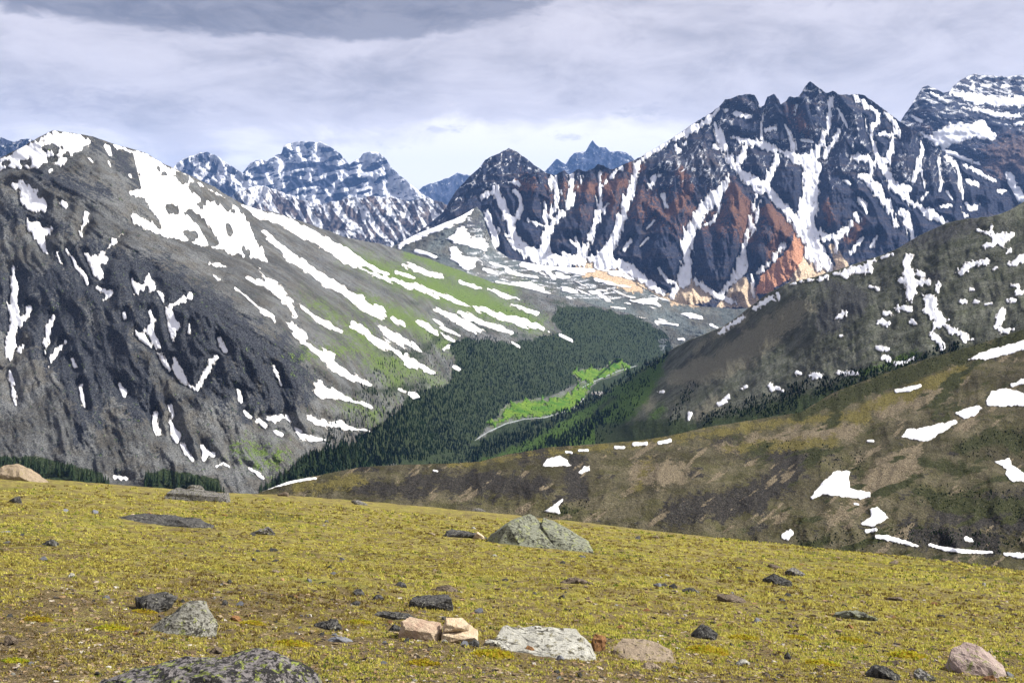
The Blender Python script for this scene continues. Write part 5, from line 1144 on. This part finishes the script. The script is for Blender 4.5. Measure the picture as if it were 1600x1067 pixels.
# ---------------------------------------------------------------- conifers
def tree_template(tiers, sides, seed, full=1.0):
    r = np.random.RandomState(seed); V = []; Fc = []
    for t in range(tiers):
        f = t / tiers
        z0 = 0.10 + 0.86 * f; z1 = min(z0 + 1.55 / tiers, 1.0); rad = 0.17 * full * (1 - f) ** 0.85 + 0.012
        b = len(V); V.append((r.uniform(-.008, .008), r.uniform(-.008, .008), z1))
        ph = r.rand() * 6.28
        for s in range(sides):
            a = ph + 2 * math.pi * s / sides; q = rad * (r.uniform(.85, 1.25) if s % 2 == 0 else r.uniform(.45, .7))
            V.append((q * math.cos(a), q * math.sin(a), z0 - (0.03 if s % 2 == 0 else -0.015) * r.uniform(.6, 1.4)))
        for s in range(sides): Fc.append((b, b + 1 + s, b + 1 + (s + 1) % sides))
    return np.array(V), np.array(Fc)
def needle_material():
    t = NT('conifer_needles'); oi = t.N('ShaderNodeObjectInfo').outputs['Random']
    n = t.noise(t.pos(), 0.35, 4, 0.7)
    c = t.mix(t.mr(n, 0.3, 0.7), (0.012, 0.022, 0.012), (0.030, 0.045, 0.018))
    return t.done(c)
NEEDLE = needle_material()
def toned_needles():
    t = NT('forest_needles'); a = t.attr('tone')
    c = t.mix(a, (0.0035, 0.009, 0.006), (0.015, 0.031, 0.010))
    n = t.noise(t.pos(), 0.25, 3, 0.6)
    return t.done(t.mix(1.0, c, t.mr(n, 0.3, 0.7, 0.6, 1.3), 'MULTIPLY'))
FNEEDLE = toned_needles()
def bark_material():
    t = NT('conifer_bark'); n = t.noise(t.pos(), 3, 4, 0.6)
    return t.done(t.mix(n, (0.05, 0.04, 0.03), (0.10, 0.08, 0.06)))
BARK = bark_material()
rt = np.random.RandomState(5)
def sample(shapes, n, exclude=()):
    b = bbox(shapes); out = np.zeros((0, 2))
    while len(out) < n:
        q = np.c_[rt.uniform(b[0], b[2], n * 2), rt.uniform(b[1], b[3], n * 2)]
        f = field(shapes, q[:, 0], q[:, 1]) + 12 * fbm(q[:, 0] / 16, q[:, 1] / 14, 3, .6, 9)
        k = f > 0
        for e in exclude: k &= field(e, q[:, 0], q[:, 1]) < 1.0
        out = np.r_[out, q[k]]
    return out[:n]
STRM = [S((742,688,2),(762,675,3),(790,662,3),(818,655,3),(852,652,3),(883,642,3),(903,634,3),(912,622,3),(906,611,3),(930,595,2),(993,572,2)), S((926,614,4),(949,618,4))]
def forest(name, m, q, hm, label, thin=1.0):
    d = m.depth(q[:, 0], q[:, 1]); loc = unproject(q[:, 0], q[:, 1], d)
    h = hm * rt.uniform(.4, 1.2, len(q)) * (1 + .3 * fbm(q[:, 0] / 25, q[:, 1] / 15, 3, .5, 14))
    for v in range(3):
        k = np.arange(len(q)) % 3 == v
        T = TPL[v]
        sc = np.c_[h[k] * thin, h[k] * thin, h[k]]
        L_ = loc[k].copy(); L_[:, 2] -= 0.4
        yield T, L_, sc
TPL = [tree_template(3, 6, s, 1.05) for s in (1, 2, 3)]
def forest_object(name, sets, label):
    Vs, Fs, Ts = [], [], []; off = 0
    for T, L_, sc in sets:
        V0, F0 = T; n = len(L_); rz = rt.uniform(0, 6.28, n)
        c, s = np.cos(rz)[:, None], np.sin(rz)[:, None]
        x = V0[None, :, 0] * sc[:, :1]; y = V0[None, :, 1] * sc[:, 1:2]; z = V0[None, :, 2] * sc[:, 2:]
        P = np.stack([x * c - y * s, x * s + y * c, z], -1) + L_[:, None]
        Vs.append(P.reshape(-1, 3)); Fs.append((F0[None] + off + (np.arange(n) * len(V0))[:, None, None]).reshape(-1, 3)); off += n * len(V0)
        Ts.append(np.repeat(np.clip(.30 + .25 * rt.randn(n) + .9 * fbm(L_[:, 0] / 120, L_[:, 1] / 200, 3, .5, 15), 0, 1), len(V0)))
    me = mesh_np(name, np.concatenate(Vs), np.concatenate(Fs), False); add_attr(me, 'tone', np.concatenate(Ts))
    link(name, me, FNEEDLE, None, kind='stuff', label=label, category='forest')
sets = list(forest('forest', ml, sample(FOREST, 10500, (MEADOW_A, MEADOW_B, STRM)), 10.5, ''))
sets += list(forest('forest', ml, sample([S((560,640,20),(640,560,30),(720,520,20),(820,480,16),(900,470,10)), S((520,690,20),(600,620,34),(690,560,34),(780,505,26),(860,490,18),(960,480,8))], 1500, (MEADOW_A,)), 8, ''))
sets += list(forest('forest', ml, sample(MEADOW_A + MEADOW_B, 130, (STRM,)), 9, ''))
sets += list(forest('forest', ml, sample([Pg((745,696),(800,666),(860,655),(905,636),(935,612),(1000,577),(1050,556),(960,640),(850,690),(760,720),(640,735))], 1100, (STRM,)), 10, ''))
forest_object('forest', sets, 'dark conifer forest filling the valley floor and left valley side')
RWOOD = [S((700,722,12),(760,703,12),(850,668,9),(930,622,6),(1000,582,5),(1040,556,4)), S((830,712,10),(900,680,12),(960,640,6))]
sets = list(forest('forest', rr, sample(RWOOD, 1500), 14, ''))
sets += list(forest('forest', rr, sample([S((1150,640,10),(1230,625,16),(1260,600,8)), S((1100,655,8),(1200,620,6)), S((1290,600,10),(1380,575,8)), S((1050,660,6),(1080,600,6)), S((1280,612,8),(1400,572,7),(1500,540,5)), S((1120,650,8),(1240,636,8))], 1300), 4.5, '', 1.8))
sets += list(forest('forest', rr, sample([Pg((720,735),(850,668),(930,625),(1030,565),(1000,630),(950,685),(880,735))], 1100), 6, '', 1.7))
forest_object('forest', sets, 'dark conifers and shrubs on the foot of the right ridge')

sets = list(forest('shrub', hr, sample([S((1500,700,16),(1620,690,26)), S((1240,648,6),(1400,588,14),(1600,524,12)), S((1430,770,16),(1600,790,24)), S((1250,850,10),(1420,835,16),(1600,850,20)), S((860,800,10),(910,790,10)), S((1180,690,10),(1330,720,20))], 1500), 1.3, '', 2.6))
forest_object('shrub_cover', sets, 'low dark shrubs dotted over the brown hill')
crowns = []
for v in range(5):
    V0, F0 = tree_template(9, 8, 20 + v, 0.85)
    cm = mesh_np('crown', V0, F0, False); cm.materials.append(NEEDLE)
    ng = 6; ang = np.arange(ng) * 2 * np.pi / ng
    tv = np.concatenate([np.c_[.022 * np.cos(ang), .022 * np.sin(ang), np.full(ng, -.03)], np.c_[.006 * np.cos(ang), .006 * np.sin(ang), np.full(ng, .8)]])
    tf = np.array([(i, (i + 1) % ng, ng + (i + 1) % ng, ng + i) for i in range(ng)])
    tm = mesh_np('trunk', tv, tf); tm.materials.append(BARK)
    crowns.append((cm, tm))
def single_tree(px, py, hm, label, group, m=None):
    d = float((m or ml).depth(np.array([px]), np.array([py]))[0]); p = unproject(np.array([px]), np.array([py]), np.array([d]))[0]
    o = empty('spruce_tree', tuple(p - np.array([0, 0, .3])), label=label, category='tree', group=group)
    s = hm * rt.uniform(.9, 1.4); o.scale = (s, s, hm); o.rotation_euler = (0, 0, rt.uniform(0, 6.28))
    cm, tm = crowns[rt.randint(5)]
    link('crown', cm, None, o); link('trunk', tm, None, o)
def clump(n, x0, x1, top, hpx, lb, gp, low=770):
    for k in range(n):
        px = rt.uniform(x0, x1); t = np.interp(px, [a for a, b in top], [b for a, b in top])
        tip = t + abs(rt.randn()) * 7
        h = hpx * rt.uniform(.6, 1.1)
        py = tip + h
        d = float(ml.depth(np.array([px]), np.array([py]))[0])
        single_tree(px, py, h * d / F, lb, gp)
clump(85, -30, 172, [(-30,712),(20,706),(60,712),(110,720),(150,730),(172,745)], 26, 'dark spruce in the tree clump above the left meadow brow', 'spruces in the left clump at the mountain foot')
clump(60, 224, 352, [(224,732),(250,728),(300,738),(330,748),(352,756)], 24, 'dark spruce in the tree clump behind the long flat boulder', 'spruces in the middle clump at the mountain foot')
clump(60, 405, 560, [(405,752),(440,730),(470,708),(500,695),(530,690),(560,690)], 28, 'tall dark spruce at the near end of the valley forest', 'tall spruces at the near forest edge')

# ---------------------------------------------------------------- air
def build_haze():
    x0, x1, y0, y1, z0, z1 = -29000, 29000, -2500, 32000, -760, 2800
    v = [(x, y, z) for z in (z0, z1) for y in (y0, y1) for x in (x0, x1)]
    f = [(0, 2, 3, 1), (4, 5, 7, 6), (0, 1, 5, 4), (2, 6, 7, 3), (0, 4, 6, 2), (1, 3, 7, 5)]
    me = bpy.data.meshes.new('haze'); me.from_pydata(v, [], f); me.update()
    m = bpy.data.materials.new('haze_air'); m.use_nodes = True
    nt = m.node_tree; nt.nodes.clear()
    o = nt.nodes.new('ShaderNodeOutputMaterial'); pv = nt.nodes.new('ShaderNodeVolumePrincipled')
    pv.inputs['Color'].default_value = (0.24, 0.46, 1.0, 1)
    pv.inputs['Density'].default_value = HAZE
    pv.inputs['Anisotropy'].default_value = 0.0
    nt.links.new(pv.outputs[0], o.inputs['Volume'])
    m.cycles.homogeneous_volume = True
    link('haze', me, m, None, kind='stuff', label='thin blue mountain haze', category='haze')
HAZE = 1.75e-5
build_haze()
